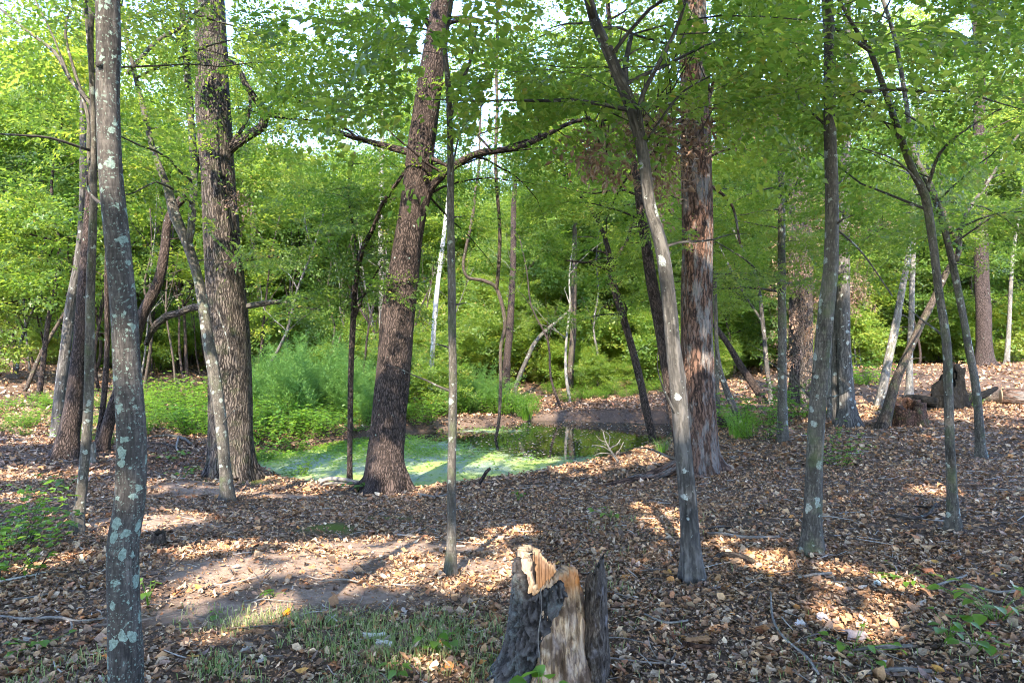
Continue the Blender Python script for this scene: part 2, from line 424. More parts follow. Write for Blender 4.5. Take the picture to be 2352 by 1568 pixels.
# small windows to the sky seen from the clearing: real openings in the canopy (directions fanned from the clearing)
GAPS = [(430, 560, 60), (600, 400, 55), (1150, 230, 75), (1130, 300, 60), (2270, 330, 80), (2310, 420, 60), (1400, 20, 60), (700, 60, 50), (800, 20, 40), (2230, 60, 70), (2100, 40, 50), (560, 260, 40),
        (610, 330, 45), (930, 60, 35), (340, 520, 40), (1440, 60, 40), (2340, 330, 60), (740, 330, 40), (30, 90, 50), (1260, 40, 40), (900, 380, 45), (380, 290, 30), (2320, 520, 50)]
def gap_keep(pts, f=1.0):
    keep = np.ones(len(pts), bool)
    y = np.maximum(pts[:, 1], .1)
    u = 1176 + pts[:, 0] / y * F; v = 784 - (pts[:, 2] - EYE) / y * F
    for (a, b, r) in GAPS:
        keep &= ~((np.hypot(u - a, v - b) < r * f) & (pts[:, 1] > 3))
    return keep

# stems that stand free of foliage on the side of the clearing: (stem line, stem half width, distance)
FREE = [([(533, 1098), (528, 850), (521, 700), (511, 560), (500, 400), (490, 250), (482, 0)], 46, 10.5), ([(886, 1132), (903, 850), (917, 700), (936, 560), (953, 450), (968, 330), (987, 200), (1004, 80), (1016, 0)], 40, 9.9),
        ([(1610, 1088), (1601, 700), (1601, 500), (1598, 300), (1594, 100), (1590, 0)], 40, 9.4), ([(1035, 1300), (1040, 900), (1035, 500), (1035, 350), (1030, 250)], 12, 4.3),
        ([(1590, 1335), (1558, 900), (1538, 700), (1520, 570), (1492, 470), (1476, 350), (1452, 255), (1422, 180), (1395, 115), (1350, -10)], 20, 4.4),
        ([(1865, 1272), (1875, 980), (1899, 700), (1911, 450), (1905, 100), (1900, 0)], 20, 4.7), ([(970, 490), (1030, 392), (1100, 352), (1190, 338), (1240, 318), (1300, 287), (1355, 270)], 14, 9.3),
        ([(525, 345), (570, 312), (604, 280), (602, 240), (563, 192), (543, 152)], 26, 10.5), ([(247, 0), (255, 400), (292, 850)], 30, 2.6), ([(524, 1150), (494, 870), (457, 650), (430, 560), (402, 495), (352, 345)], 16, 8.3),
        ([(1140, 665), (1148, 520), (1138, 360), (1140, 170)], 8, 11.5), ([(950, 352), (890, 337), (795, 310)], 12, 10), ([(803, 1112), (811, 740), (832, 575), (885, 462), (930, 395)], 9, 11),
        ([(2254, 1052), (2213, 730), (2145, 445), (2082, 240), (2028, 0)], 10, 9), ([(2191, 1218), (2155, 660), (2125, 450), (2033, 210), (1960, 60)], 12, 5.2), ([(1130, 1034), (1160, 742), (1064, 610), (1085, 500), (1102, 300)], 8, 11.5)]
_VW = np.zeros((400, 600)); _VG = np.zeros((400, 600), bool)
_vy, _vx = np.mgrid[0:400, 0:600] * 4.0
_vy = _vy - 16; _vx = _vx - 24
for _l, _w, _d in FREE:
    for (a0, b0), (a1, b1) in zip(_l[:-1], _l[1:]):
        _t = np.clip(((_vx - a0) * (a1 - a0) + (_vy - b0) * (b1 - b0)) / ((a1 - a0) ** 2 + (b1 - b0) ** 2), 0, 1)
        _dd = np.hypot(_vx - a0 - _t * (a1 - a0), _vy - b0 - _t * (b1 - b0))
        _VW = np.where((_dd < _w + 4) & (vnoise(_vx, _vy, 1 / 70., 3) < .42), np.maximum(_VW, _d), _VW)
for _a, _b, _r in GAPS:
    _VG |= np.hypot(_vx - _a, _vy - _b) < _r * (.42 + 1.1 * fbm(_vx, _vy, 1 / 45., 4, 5))
def leaf_view_keep(c):
    y = np.maximum(c[:, 1], .05)
    iu = ((1176 + c[:, 0] / y * F + 24) / 4).astype(int); iv = ((784 - (c[:, 2] - EYE) / y * F + 16) / 4).astype(int)
    ok = (iu >= 0) & (iu < 600) & (iv >= 0) & (iv < 400) & (c[:, 1] > .3)
    iu = np.clip(iu, 0, 599); iv = np.clip(iv, 0, 399)
    return ~(ok & ((c[:, 1] < _VW[iv, iu]) | (_VG[iv, iu])) & (np.random.default_rng(len(c)).random(len(c)) < .93))

# ------------------------------------------------------------------ leaf sprays
def spray_template(rng, L=.55, leaf=.055, side=7, per=6, droop=.25, flat=.22):
    """layered spray of small leaves along a twig (unit space, +X outward). returns base, dir, normal, size"""
    B = []; D = []
    def along(p0, d0, ln, k):
        for i in range(k):
            t = (i + .7) / k
            p = p0 + d0 * ln * t; p[2] -= droop * (np.hypot(p[0], p[1])) ** 2 * .5
            s = 1 if i % 2 else -1
            a = rng.uniform(.6, 1.15) * s
            c, q = math.cos(a), math.sin(a)
            d = np.array([d0[0] * c - d0[1] * q, d0[0] * q + d0[1] * c, rng.normal(0, flat) - .15])
            B.append(p.copy()); D.append(d / np.linalg.norm(d))
        B.append(p0 + d0 * ln); D.append(d0)
    x = np.array([1., 0, 0])
    along(np.zeros(3), x, L, per + 2)
    for i in range(side):
        t = .15 + .8 * i / side
        s = 1 if i % 2 else -1
        a = rng.uniform(.5, .95) * s
        d = np.array([math.cos(a), math.sin(a), rng.normal(0, .12)])
        along(x * L * t, d, L * (.65 - .4 * t) * rng.uniform(.8, 1.2), per)
    B = np.array(B); D = np.array(D)
    n = len(B)
    N = np.stack([rng.normal(0, .35, n), rng.normal(0, .35, n), np.ones(n)], -1)
    N -= D * (N * D).sum(1, keepdims=True); N /= np.linalg.norm(N, axis=1, keepdims=True)
    sz = leaf * rng.uniform(.65, 1.25, n)
    return B, D, N, sz
def leaf_verts(B, D, N, sz, wr=.3, fold=.12):
    W = np.cross(N, D)
    a = B; c = B + D * sz[:, None]
    m = B + D * (sz * .42)[:, None] + N * (sz * fold)[:, None]
    l = m + W * (sz * wr)[:, None]; r = m - W * (sz * wr)[:, None]
    return np.stack([a, r, c - N * (sz * .1)[:, None], l], 1)     # n,4,3
_r = np.random.default_rng(11)
TPL = [leaf_verts(*spray_template(_r)) for _ in range(6)]
TPL_BIG = [leaf_verts(*spray_template(_r, .8, .11, 5, 5, .2, .3), .33) for _ in range(5)]
TPL_HANG = [leaf_verts(*spray_template(_r, .42, .07, 5, 4, 1.6, .8), .2) for _ in range(4)]
def place_sprays(O, yaw, pitch, roll, scale, templates, rng):
    Vs = []; vs = []
    k = rng.integers(0, len(templates), len(O))
    for t in range(len(templates)):
        s = np.where(k == t)[0]
        if not len(s): continue
        T = templates[t].reshape(-1, 3)
        cy_, sy = np.cos(yaw[s]), np.sin(yaw[s]); cp, sp = np.cos(pitch[s]), np.sin(pitch[s]); cr, sr = np.cos(roll[s]), np.sin(roll[s])
        X = np.stack([cy_ * cp, sy * cp, sp], -1)
        Y0 = np.stack([-sy, cy_, np.zeros_like(sy)], -1); Z0 = np.cross(X, Y0)
        Y = Y0 * cr[:, None] + Z0 * sr[:, None]; Z = np.cross(X, Y)
        M3 = np.stack([X, Y, Z], 1) * scale[s][:, None, None]
        V = np.einsum('kj,njc->nkc', T, M3) + O[s][:, None, :]
        Vs.append(V.reshape(-1, 3))
        nl = len(T) // 4
        base = rng.uniform(.15, .75, len(s))[:, None] + rng.normal(0, .2, (len(s), nl))
        vs.append(np.repeat(np.clip(base, 0, 1).ravel(), 4))
    V = np.concatenate(Vs); v = np.concatenate(vs)
    n = len(V) // 4; i = np.arange(n)[:, None] * 4
    T = np.concatenate([i + [0, 1, 2], i + [0, 2, 3]])
    return V, T, v
NLEAF = [0]
def leaf_mesh(name, V, T, v, origin):
    NLEAF[0] += len(T) // 2
    return mk_mesh(name, V - np.asarray(origin), None, T, vattr={"v": v})

def grow(rng, start, yaw, elev, ln, r0, droop=.25, n=7):
    """one curved bough -> rows x,y,z,r"""
    p = np.array(start, float); d = np.array([math.cos(yaw) * math.cos(elev), math.sin(yaw) * math.cos(elev), math.sin(elev)])
    rows = [[*p, r0]]
    for i in range(n):
        d = d + rng.normal(0, .13, 3); d[2] -= droop / n
        d /= np.linalg.norm(d); p = p + d * ln / n
        rows.append([*p, r0 * (1 - .85 * (i + 1) / n)])
    return np.array(rows)

def foliage(rng, skel, nb, ln, zmin, zmax, sp=.17, elev=(.0, .6), templates=None, scale=1.0, cull=True, shade=0, up=.0, gapf=1.0, keepfn=None, yawr=None):
    """boughs from skeleton points; returns twig Acc and spray arrays"""
    templates = templates or TPL
    twigs = Acc(); O = []; YW = []; PT = []
    sk = np.array([s for s in skel if zmin <= s[2] <= zmax])
    if not len(sk): return None
    for b in range(nb):
        s = sk[rng.integers(len(sk))]
        yaw = rng.uniform(0, 2 * math.pi) if yawr is None else rng.uniform(*yawr)
        L = rng.uniform(*ln)
        path = grow(rng, s[:3], yaw, rng.uniform(*elev), L, max(.004, min(.022, s[3] * .5)) * (L / 2) ** .5, .45)
        keep_any = False
        fine = catmull(path, sp)
        k0 = max(2, int(len(fine) * .22))
        o = []; yy = []
        for i in range(k0, len(fine)):
            dd = fine[i, :3] - fine[i - 1, :3]; y0 = math.atan2(dd[1], dd[0])
            sd = 1 if i % 2 else -1
            o.append(fine[i, :3]); yy.append(y0 + sd * rng.uniform(.35, 1.2))
        o.append(fine[-1, :3]); yy.append(y0)
        o = np.array(o); yy = np.array(yy)
        if cull:
            tip = o + np.stack([np.cos(yy), np.sin(yy), 0 * yy], -1) * .3 * scale
            k = np.ones(len(tip), bool)
            dist = np.linalg.norm(tip - [0, 0, EYE], axis=1)
            k &= ~((dist < 2.6) & (tip[:, 1] > -.5))
            if keepfn is not None: k &= keepfn(tip)
            o = o[k]; yy = yy[k]
        if len(o):
            O.append(o); YW.append(yy)
            if not cull or (np.linalg.norm(fine[:, :3].mean(0) - [0, 0, EYE]) > 1.8 and leaf_view_keep(fine[:, :3]).mean() > .7 and leaf_sun_keep(fine[:, :3]).all()):
                twigs.add(*tube(path, 4, cap=False))
    if not O: return None
    O = np.concatenate(O); YW = np.concatenate(YW); n = len(O)
    V, T, v = place_sprays(O, YW, rng.normal(-.12 + up, .33, n), rng.normal(0, .42, n), rng.uniform(.75, 1.25, n) * scale, templates, rng)
    if cull:
        L4 = V.reshape(-1, 4, 3); c = L4.mean(1); k = leaf_sun_keep(c) & leaf_view_keep(c)
        y_ = np.maximum(c[:, 1], .05); vv_ = 784 - (c[:, 2] - EYE) / y_ * F; uu_ = 1176 + c[:, 0] / y_ * F
        off = (c[:, 1] < .3) | (vv_ < -140) | (uu_ < -260) | (uu_ > 2620)
        if templates is TPL_BIG: k &= off | (c[:, 1] > 11)
        if templates is not TPL_BIG:      # leaves high overhead: fewer and broader
            k &= ~(off & (rng.random(len(c)) < .84))
            L4 = np.where(off[:, None, None], c[:, None, :] + (L4 - c[:, None, :]) * 2.3, L4)
        V = L4[k].reshape(-1, 3); v = v.reshape(-1, 4)[k].ravel(); m_ = len(V) // 4; i = np.arange(m_)[:, None] * 4
        T = np.concatenate([i + [0, 1, 2], i + [0, 2, 3]])
    return twigs, V, T, v

# ------------------------------------------------------------------ tree builder
def flare_disp(lobes, amp, h, rough, seed):
    rg = np.random.default_rng(int(seed)); ph = rg.uniform(0, 6.28, 6)
    def f(a, s, r, p):
        m = 1 + rough * (np.sin(a * 3 + ph[0] + s * 2.1) * .35 + np.sin(a * 5 + ph[1] - s * 3.3) * .3)
        m = m + rough * .9 * vnoise(a * 3.0 / math.pi * 4 + 0 * s, s * 3 + 0 * a, 1.0, ph[2]) * np.sin(a / 2) ** .5
        if amp:
            l = (.55 + .45 * np.cos(a * lobes + ph[3] + .4 * np.sin(a * 2 + ph[4]))) ** 1.5
            m = m + amp * l * np.exp(-np.maximum(s - .12, 0) / h)
        return m
    return f
def furrow(f0, n_f, amp, seed):
    def f(a, s, r, p):
        m = f0(a, s, r, p)
        x = np.cos(a) * n_f / 6.28; y = np.sin(a) * n_f / 6.28
        k = vnoise(x + 0 * s, y + s * 1.1, 1.0, seed) + .5 * vnoise(x * 2 + 0 * s, y * 2 + s * 3.1, 1.0, seed + 5)
        return m + amp * (np.abs(k) * 1.6 - .5)
    return f
TREES = []
def px_rows(pts, d, dd=0.0, wob=.0, seed=0):
    rg = np.random.default_rng(seed + 99); ph = rg.uniform(0, 6)
    n = len(pts); rows = []
    for i, (u, v, wd) in enumerate(pts):
        t = i / max(1, n - 1)
        di = d + dd * t + wob * math.sin(ph + t * 5) * min(1, t * 3)
        q = P(u, v, di); rows.append([*q, wd / 2 / F * di])
    return rows
def make_tree(name, label, cat, pts, bark='bark_brown', d=None, top=10.0, limbs=(), leaf='leaf', nb=22, ln=(1., 2.4), zmin=2.6, zmax=30, flare=(4, .9, .15), rough=.09,
              ns=14, step=.12, fur=None, dd=0.0, wob=.12, seed=1, group=None, scale=1.0, elev=(0, .6), templates=None, topbr=True, gapf=1.0, crownname='crown', keepfn=None):
    rng = np.random.default_rng(seed * 31 + 5)
    if d is None: d = hit(pts[0][0], pts[0][1])
    rows = px_rows(pts, d, dd, wob, seed)
    base = np.array(rows[0][:3])
    if pts[0][1] < 1566:
        base[2] = float(ground(np.array([base[0]]), np.array([base[1]]))[0])
    else:
        x, y = rows[0][:2]; gz = float(ground(np.array([x]), np.array([y]))[0]); base = np.array([x, y, gz])
    r0 = rows[0][3]
    below = [base[0], base[1], base[2] - .15, r0]
    if rows[0][2] > base[2] + .08: rows = [below, [base[0], base[1], base[2] + .02, r0]] + rows
    else: rows = [below] + rows
    # carry the stem on above the frame
    if top and rows[-1][2] < top:
        a = np.array(rows[-2]); b = np.array(rows[-1]); t = (b - a)[:3]; t /= np.linalg.norm(t); H = top - b[2]
        n = max(2, int(H / 1.5)); r1 = b[3]
        q = b[:3].copy()
        for i in range(n):
            t = t * .8 + np.array([0, 0, .2]) + rng.normal(0, .06, 3); t /= np.linalg.norm(t)
            q = q + t * H / n; rows.append([*q, r1 * (1 - .8 * (i + 1) / n)])
    fine = catmull(rows, step)
    root = thing(name, label, cat, base, group)
    f0 = flare_disp(flare[0], flare[1], flare[2], rough, seed)
    if fur: f0 = furrow(f0, fur[0], fur[1], seed)
    V, Q, T, bc = tube(fine, ns, f0, seed=seed * 1.7)
    obj('trunk', mk_mesh(name + '_trunk', V - base, Q, T, vattr={"bc": bc}, smooth=True), M[bark], root)
    skel = [r for r in fine]
    for lb in limbs:
        lp, ldd = lb[0], (lb[1] if len(lb) > 1 else 0.0)
        ld = lb[2] if len(lb) > 2 else None
        if ld is None:
            z0 = P(lp[0][0], lp[0][1], d)[2]
            ld = fine[np.argmin(np.abs(fine[:, 2] - z0)), 1]
        lr = catmull(px_rows(lp, ld, ldd, .05, seed + 3), step * .8)
        V, Q, T, bc = tube(lr, max(6, ns // 2), flare_disp(3, 0, .1, rough, seed + 1), seed=seed)
        obj('limb', mk_mesh('limb', V - base, Q, T, vattr={"bc": bc}, smooth=True), M[lb[3] if len(lb) > 3 else bark], root)
        skel += [r for r in lr]
    if nb and d > 3.5:
        tk = Acc(); low = [r for r in fine if base[2] + .7 < r[2] < base[2] + 5.5]
        for b_ in range(9 if r0 < .12 else 5):
            if not low: break
            q = low[rng.integers(len(low))]
            Lb = rng.choice([.05, .1, .2, .45]) * rng.uniform(.7, 1.3)
            tk.add(*tube(catmull(grow(rng, q[:3], rng.uniform(0, 6.28), rng.uniform(.1, .9), Lb + q[3], min(.012, q[3] * .35), .1, 5), .06), 5))
        if tk.V: obj('dead_twigs', tk.mesh('dead_twigs', base), M[bark], root, kind='stuff')
    # boughs above the frame
    if topbr and top and top > 6:
        zt = fine[-1, 2]; zs = max(base[2] + 3.5, zt * .55)
        up = [r for r in fine if r[2] > zs]
        ac = Acc()
        for b in range(5):
            s = up[rng.integers(len(up))]
            pth = catmull(grow(rng, s[:3], rng.uniform(0, 6.28), rng.uniform(.3, .9), rng.uniform(1.5, 3.0), s[3] * .6, .2), .3)
            k = leaf_sun_keep(pth[:, :3])
            if not k.all(): continue
            ac.add(*tube(pth, 6)); skel += [r for r in pth]
        if ac.V: obj('boughs', ac.mesh('boughs', base), M[bark], root, kind='stuff')
    if nb:
        fo = foliage(rng, skel, nb, ln, zmin, zmax, templates=templates, scale=scale, elev=elev, gapf=gapf, keepfn=keepfn)
        if fo:
            tw, V, T, v = fo
            if tw.V: obj('twigs', tw.mesh('twigs', base), M[bark], root, kind='stuff')
            obj(crownname, leaf_mesh('crown', V, T, v, base), M[leaf], root)
    TREES.append(root)
    return root

# ------------------------------------------------------------------ ground sheet
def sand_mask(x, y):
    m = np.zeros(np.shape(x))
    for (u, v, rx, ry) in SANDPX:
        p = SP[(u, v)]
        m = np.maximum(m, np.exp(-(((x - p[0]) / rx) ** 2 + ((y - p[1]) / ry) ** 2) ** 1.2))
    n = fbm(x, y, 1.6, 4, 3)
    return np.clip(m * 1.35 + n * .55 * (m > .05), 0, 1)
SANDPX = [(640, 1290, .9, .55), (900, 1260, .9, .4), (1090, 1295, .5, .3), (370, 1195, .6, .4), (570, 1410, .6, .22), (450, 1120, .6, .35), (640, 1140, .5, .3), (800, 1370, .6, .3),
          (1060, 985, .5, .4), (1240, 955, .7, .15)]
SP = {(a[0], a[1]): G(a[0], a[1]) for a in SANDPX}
MOSSPX = [(765, 1213, .3, .16), (880, 1190, .3, .2), (560, 1105, .5, .3), (480, 1105, .3, .2), (660, 1100, .3, .2), (2100, 940, .8, .5)]
MP = [(*G(a[0], a[1])[:2], a[2], a[3]) for a in MOSSPX]
def moss_mask(x, y):
    m = np.zeros(np.shape(x))
    for (px, py, rx, ry) in MP: m = np.maximum(m, np.exp(-((x - px) / rx) ** 2 - ((y - py) / ry) ** 2))
    return np.clip((m + fbm(x, y, 6, 3, 1) * .4) * 1.4 - .2, 0, 1) * (m > .1)
def damp_mask(x, y):
    sd = pond_sd(x, y)
    d = sstep(.9, .05, sd) + np.exp(-((x - 3.4) / 3.6) ** 2 - ((y - 23.2) / 2.3) ** 2) + np.exp(-((x + 6.3) / 1.8) ** 2 - ((y - 12.2) / 1.8) ** 2)
    return np.clip(d + .3 * fbm(x, y, 2., 3, 2) * (d > .05), 0, 1)
def build_ground():
    nx, ny = 310, 380
    tx = np.linspace(-1, 1, nx); X = np.sinh(tx * 5.2) / np.sinh(5.2) * 240
    ty = np.linspace(-.62, 1, ny); Y = 6 + np.sinh(ty * 5.2) / np.sinh(5.2) * 320
    x, y = np.meshgrid(X, Y)
    z = ground(x, y)
    V = np.stack([x, y, z], -1).reshape(-1, 3)
    i = np.arange(ny - 1)[:, None] * nx + np.arange(nx - 1)[None, :]
    Q = np.stack([i, i + 1, i + nx + 1, i + nx], -1).reshape(-1, 4)
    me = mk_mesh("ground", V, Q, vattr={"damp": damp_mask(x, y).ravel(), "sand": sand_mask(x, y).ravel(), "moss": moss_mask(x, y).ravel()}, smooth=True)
    m, b = new_mat("forest_soil")
    co = b.n("ShaderNodeNewGeometry").outputs["Position"]
    n1 = b.noise(co, 14.0, 8, .7); n2 = b.noise(co, 60.0, 6, .7); n3 = b.noise(co, 1.2, 4)
    v = b.n("ShaderNodeTexVoronoi", {"Vector": b.map(co, (1, 1, .3)), "Scale": 34.0, "Randomness": 1.0}).outputs["Color"]
    vr = b.n("ShaderNodeSeparateColor", {0: v}).outputs[0]
    lit = b.ramp(vr, [(0, (.055, .038, .030)), (.3, (.12, .075, .05)), (.55, (.17, .105, .07)), (.75, (.09, .07, .065)), (.9, (.24, .16, .11)), (1, (.30, .23, .19))])
    soil = b.ramp(n1, [(.3, (.035, .026, .022)), (.6, (.085, .06, .045)), (.8, (.15, .11, .085))])
    col = b.mix(.6, soil, lit)
    col = b.mix(b.ramp(n3, [(.35, 0.0), (.7, .35)]), col, (.16, .095, .055))
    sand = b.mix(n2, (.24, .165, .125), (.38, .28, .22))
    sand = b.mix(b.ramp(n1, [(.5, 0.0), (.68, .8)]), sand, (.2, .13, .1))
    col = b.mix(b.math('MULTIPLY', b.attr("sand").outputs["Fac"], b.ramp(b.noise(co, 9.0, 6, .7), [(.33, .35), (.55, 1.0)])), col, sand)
    ms = b.mix(n2, (.05, .08, .012), (.13, .16, .03))
    col = b.mix(b.attr("moss").outputs["Fac"], col, ms)
    col = b.mix(b.math('MULTIPLY', b.attr('damp').outputs['Fac'], .7), col, b.mix(n1, (.028, .02, .016), (.10, .07, .052)))
    hgt = b.math('ADD', b.math('ADD', b.math('MULTIPLY', n1, .6), b.math('MULTIPLY', n2, .35)), b.math('MULTIPLY', vr, .35))
    b.out(b.pbr(col, .95, b.bump(hgt, .8, .03), .1))
    return obj("ground", me, m, kind="structure", label="leaf strewn woodland floor sloping to a pond")
GROUND = build_ground()

def build_water():
    # triangulated sheet reaching under the banks
    xs = np.linspace(-7, 6.4, 120); ys = np.linspace(10.4, 22.2, 120)
    x, y = np.meshgrid(xs, ys)
    sd = pond_sd(x, y)
    V = np.stack([x, y, np.full(x.shape, WATER)], -1).reshape(-1, 3)
    i = np.arange(119)[:, None] * 120 + np.arange(119)[None, :]
    Q = np.stack([i, i + 1, i + 121, i + 120], -1).reshape(-1, 4)
    Q = Q[(sd.ravel()[Q] < .35).any(1)]
    used = np.unique(Q); mp = np.full(len(V), -1); mp[used] = np.arange(len(used))
    dk = weed_mask(x, y).ravel()
    me = mk_mesh("pond_water", V[used], mp[Q], vattr={"weed": dk[used]})
    m, b = new_mat("pond_surface")
    co = b.n("ShaderNodeNewGeometry").outputs["Position"]
    wd = b.attr("weed").outputs["Fac"]
    n1 = b.noise(co, 5.0, 6, .7); n2 = b.noise(co, 45.0, 4, .7)
    msk = b.ramp(b.math('ADD', wd, b.math('MULTIPLY', b.math('SUBTRACT', b.math('ADD', b.math('MULTIPLY', n1, .5), b.math('MULTIPLY', n2, .5)), .5), 3.2)), [(.42, 0.0), (.52, 1.0)])
    film = b.mix(b.noise(co, 2.5, 5, .7), (.19, .26, .18), (.42, .48, .37))
    film = b.mix(b.ramp(b.noise(co, 70.0, 4, .8), [(.42, 0.0), (.58, .9)]), film, (.06, .09, .04))
    film = b.mix(b.ramp(b.noise(co, 1.1, 4, .6), [(.42, 0.0), (.58, .85)]), film, (.26, .33, .07))
    wat = b.pbr((.012, .016, .010), .03, b.bump(b.noise(co, 6.0, 3), .04, .02), .5)
    fl = b.pbr(film, .6, b.bump(n2, .4, .01), .3)
    b.out(b.n("ShaderNodeMixShader", {0: msk, 1: wat, 2: fl}).outputs[0])
    obj("pond_water", me, m, kind="structure", label="still dark pond partly filmed with duckweed")
def weed_mask(x, y):
    # dense film at the near and left part, open water at the far right
    t = (x * .50 + (y - 12.6) * .55)
    m = sstep(2.2, .2, t) * .85 + .0
    m = m + .5 * np.exp(-((x - 1.6) / 1.0) ** 2 - ((y - 14.2) / .6) ** 2) + .7 * np.exp(-((x + .6) / 1.0) ** 2 - ((y - 18.8) / .5) ** 2)
    return np.clip(m + fbm(x, y, .8, 3, 4) * .22, 0, 1.2)
build_water()

# ------------------------------------------------------------------ leaf litter
PAL = np.array([(.27, .18, .12), (.20, .125, .08), (.26, .225, .195), (.10, .075, .065), (.38, .31, .25), (.23, .125, .08), (.20, .155, .145), (.35, .25, .165), (.14, .10, .085), (.45, .40, .34), (.38, .20, .08)])
def litter_colors(rng, x, y):
    n = len(x)
    reg = fbm(x, y, .5, 3, 8)
    near = sstep(7, 3, y) * .8 + .3 * (x < 0)
    pw = np.stack([.18 + 0 * x, .17 + .1 * (reg > 0), .10 + .12 * near, .14 + .0 * x, .05 + .10 * near, .07 + .03 * (reg < 0), .08 + .08 * (x < 1), .12 + .05 * (reg > .1), .12 + 0 * x, .02 + .06 * near, .012 + 0 * x], -1)
    pw /= pw.sum(1, keepdims=True); c = pw.cumsum(1)
    k = (rng.random(n)[:, None] > c).sum(1).clip(0, len(PAL) - 1)
    col = PAL[k] * rng.uniform(.75, 1.3, n)[:, None]
    gully = damp_mask(x, y)[:, None]
    return col * np.array([1.42, 1.18, .93]) * (1 - .35 * np.clip(gully, 0, 1)) + np.array([.0, .0, .006]) * np.clip(gully, 0, 1)
def litter_mat():
    m, b = new_mat("dry_leaves")
    c = b.attr("c").outputs["Color"]
    co = b.n("ShaderNodeNewGeometry").outputs["Position"]
    n = b.noise(co, 90.0, 4, .7)
    col = b.mix(1.0, c, b.ramp(n, [(.3, .65), (.7, 1.25)]), 'MULTIPLY')
    b.out(b.pbr(col, .75, b.bump(n, .3, .004), .25))
    return m
M['litter'] = litter_mat()
def litter(name, rng, dens_fn, y0, y1, smin, smax, spread, ntotal, tilt=.34, hexa=False):
    yy = (rng.random(ntotal) * (y1 ** 2 - y0 ** 2) + y0 ** 2) ** .5
    xx = rng.uniform(-1, 1, ntotal) * (yy * spread + .5)
    sd = pond_sd(xx, yy)
    keep = (sd > .02)
    keep &= rng.random(ntotal) < dens_fn(xx, yy)
    xx, yy = xx[keep], yy[keep]; n = len(xx)
    zz = ground(xx, yy)
    a = rng.uniform(0, 2 * math.pi, n)
    tl = rng.normal(0, tilt, n); t2 = rng.normal(0, tilt, n)
    D = np.stack([np.cos(a) * np.cos(tl), np.sin(a) * np.cos(tl), np.sin(tl)], -1)
    Nn = np.stack([-np.sin(a) * np.sin(t2), np.cos(a) * np.sin(t2), np.cos(t2)], -1)
    Nn -= D * (Nn * D).sum(1, keepdims=True); Nn /= np.linalg.norm(Nn, axis=1, keepdims=True)
    sz = np.clip((smin + smax) / 2.4 * np.exp(rng.normal(0, .42, n)), smin * .6, smax * 1.6)
    B = np.stack([xx, yy, zz], -1) - D * sz[:, None] * .5
    B[:, 2] = np.maximum(B[:, 2], zz) + rng.uniform(0, .018, n)
    wr = rng.uniform(.14, .42, n)
    W = np.cross(Nn, D)
    cur = rng.normal(.12, .16, n)
    mm = B + D * (sz * .45)[:, None] + Nn * (sz * cur)[:, None]
    l = mm + W * (sz * wr)[:, None] - Nn * (sz * rng.normal(0, .15, n))[:, None]; r = mm - W * (sz * wr * rng.uniform(.6, 1.2, n))[:, None]
    tip = B + D * sz[:, None] + Nn * (sz * rng.normal(0, .12, n))[:, None]
    if hexa:
        q1 = (W * (sz * wr)[:, None]); fr = rng.uniform(.55, 1.05, (4, n))[:, :, None]; cz = Nn * (sz * cur)[:, None]
        a1 = B + D * (sz * .22)[:, None]; a2 = B + D * (sz * rng.uniform(.55, .75, n))[:, None]
        V = np.stack([B, a1 - q1 * fr[0] + cz * .2, a2 - q1 * fr[1] + cz, tip, a2 + q1 * fr[2] + cz * rng.uniform(-.5, 1.2, n)[:, None], a1 + q1 * fr[3], (a1 + a2) / 2 - cz * .6], 1)
    else: V = np.stack([B, r, tip, l], 1)
    V[:, :, 2] = np.maximum(V[:, :, 2], zz[:, None] - .003)
    col = litter_colors(rng, xx, yy)
    nv = V.shape[1]; V = V.reshape(-1, 3); i = np.arange(n)[:, None] * nv
    T = np.concatenate([i + [6, k_, (k_ + 1) % 6] for k_ in range(6)]) if hexa else np.concatenate([i + [0, 1, 2], i + [0, 2, 3]])
    me = mk_mesh(name, V, None, T, vattr={"c": np.repeat(col, nv, 0)}, smooth=hexa)
    o = obj(name, me, M['litter'], GROUND, kind='stuff')
    return o
lr = np.random.default_rng(21)
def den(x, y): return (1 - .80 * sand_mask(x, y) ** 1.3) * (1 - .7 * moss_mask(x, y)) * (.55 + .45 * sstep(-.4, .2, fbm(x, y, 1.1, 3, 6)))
litter("leaf_litter", lr, den, 1.9, 5.4, .022, .056, .80, 26000, hexa=True)
litter("leaf_litter", lr, den, 1.9, 5.4, .009, .034, .80, 75000, .3)
litter("leaf_litter", lr, den, 5, 9.5, .018, .055, .80, 95000)
litter("leaf_litter", lr, den, 9.3, 17, .035, .08, .80, 90000)
litter("leaf_litter", lr, lambda x, y: .8 + 0 * x, 16, 42, .08, .14, .82, 52000, .5)

litter('leaf_litter', lr, lambda x, y: ((x > -2.5) & (x < 9)) * .9, 19, 26, .05, .10, .6, 42000)
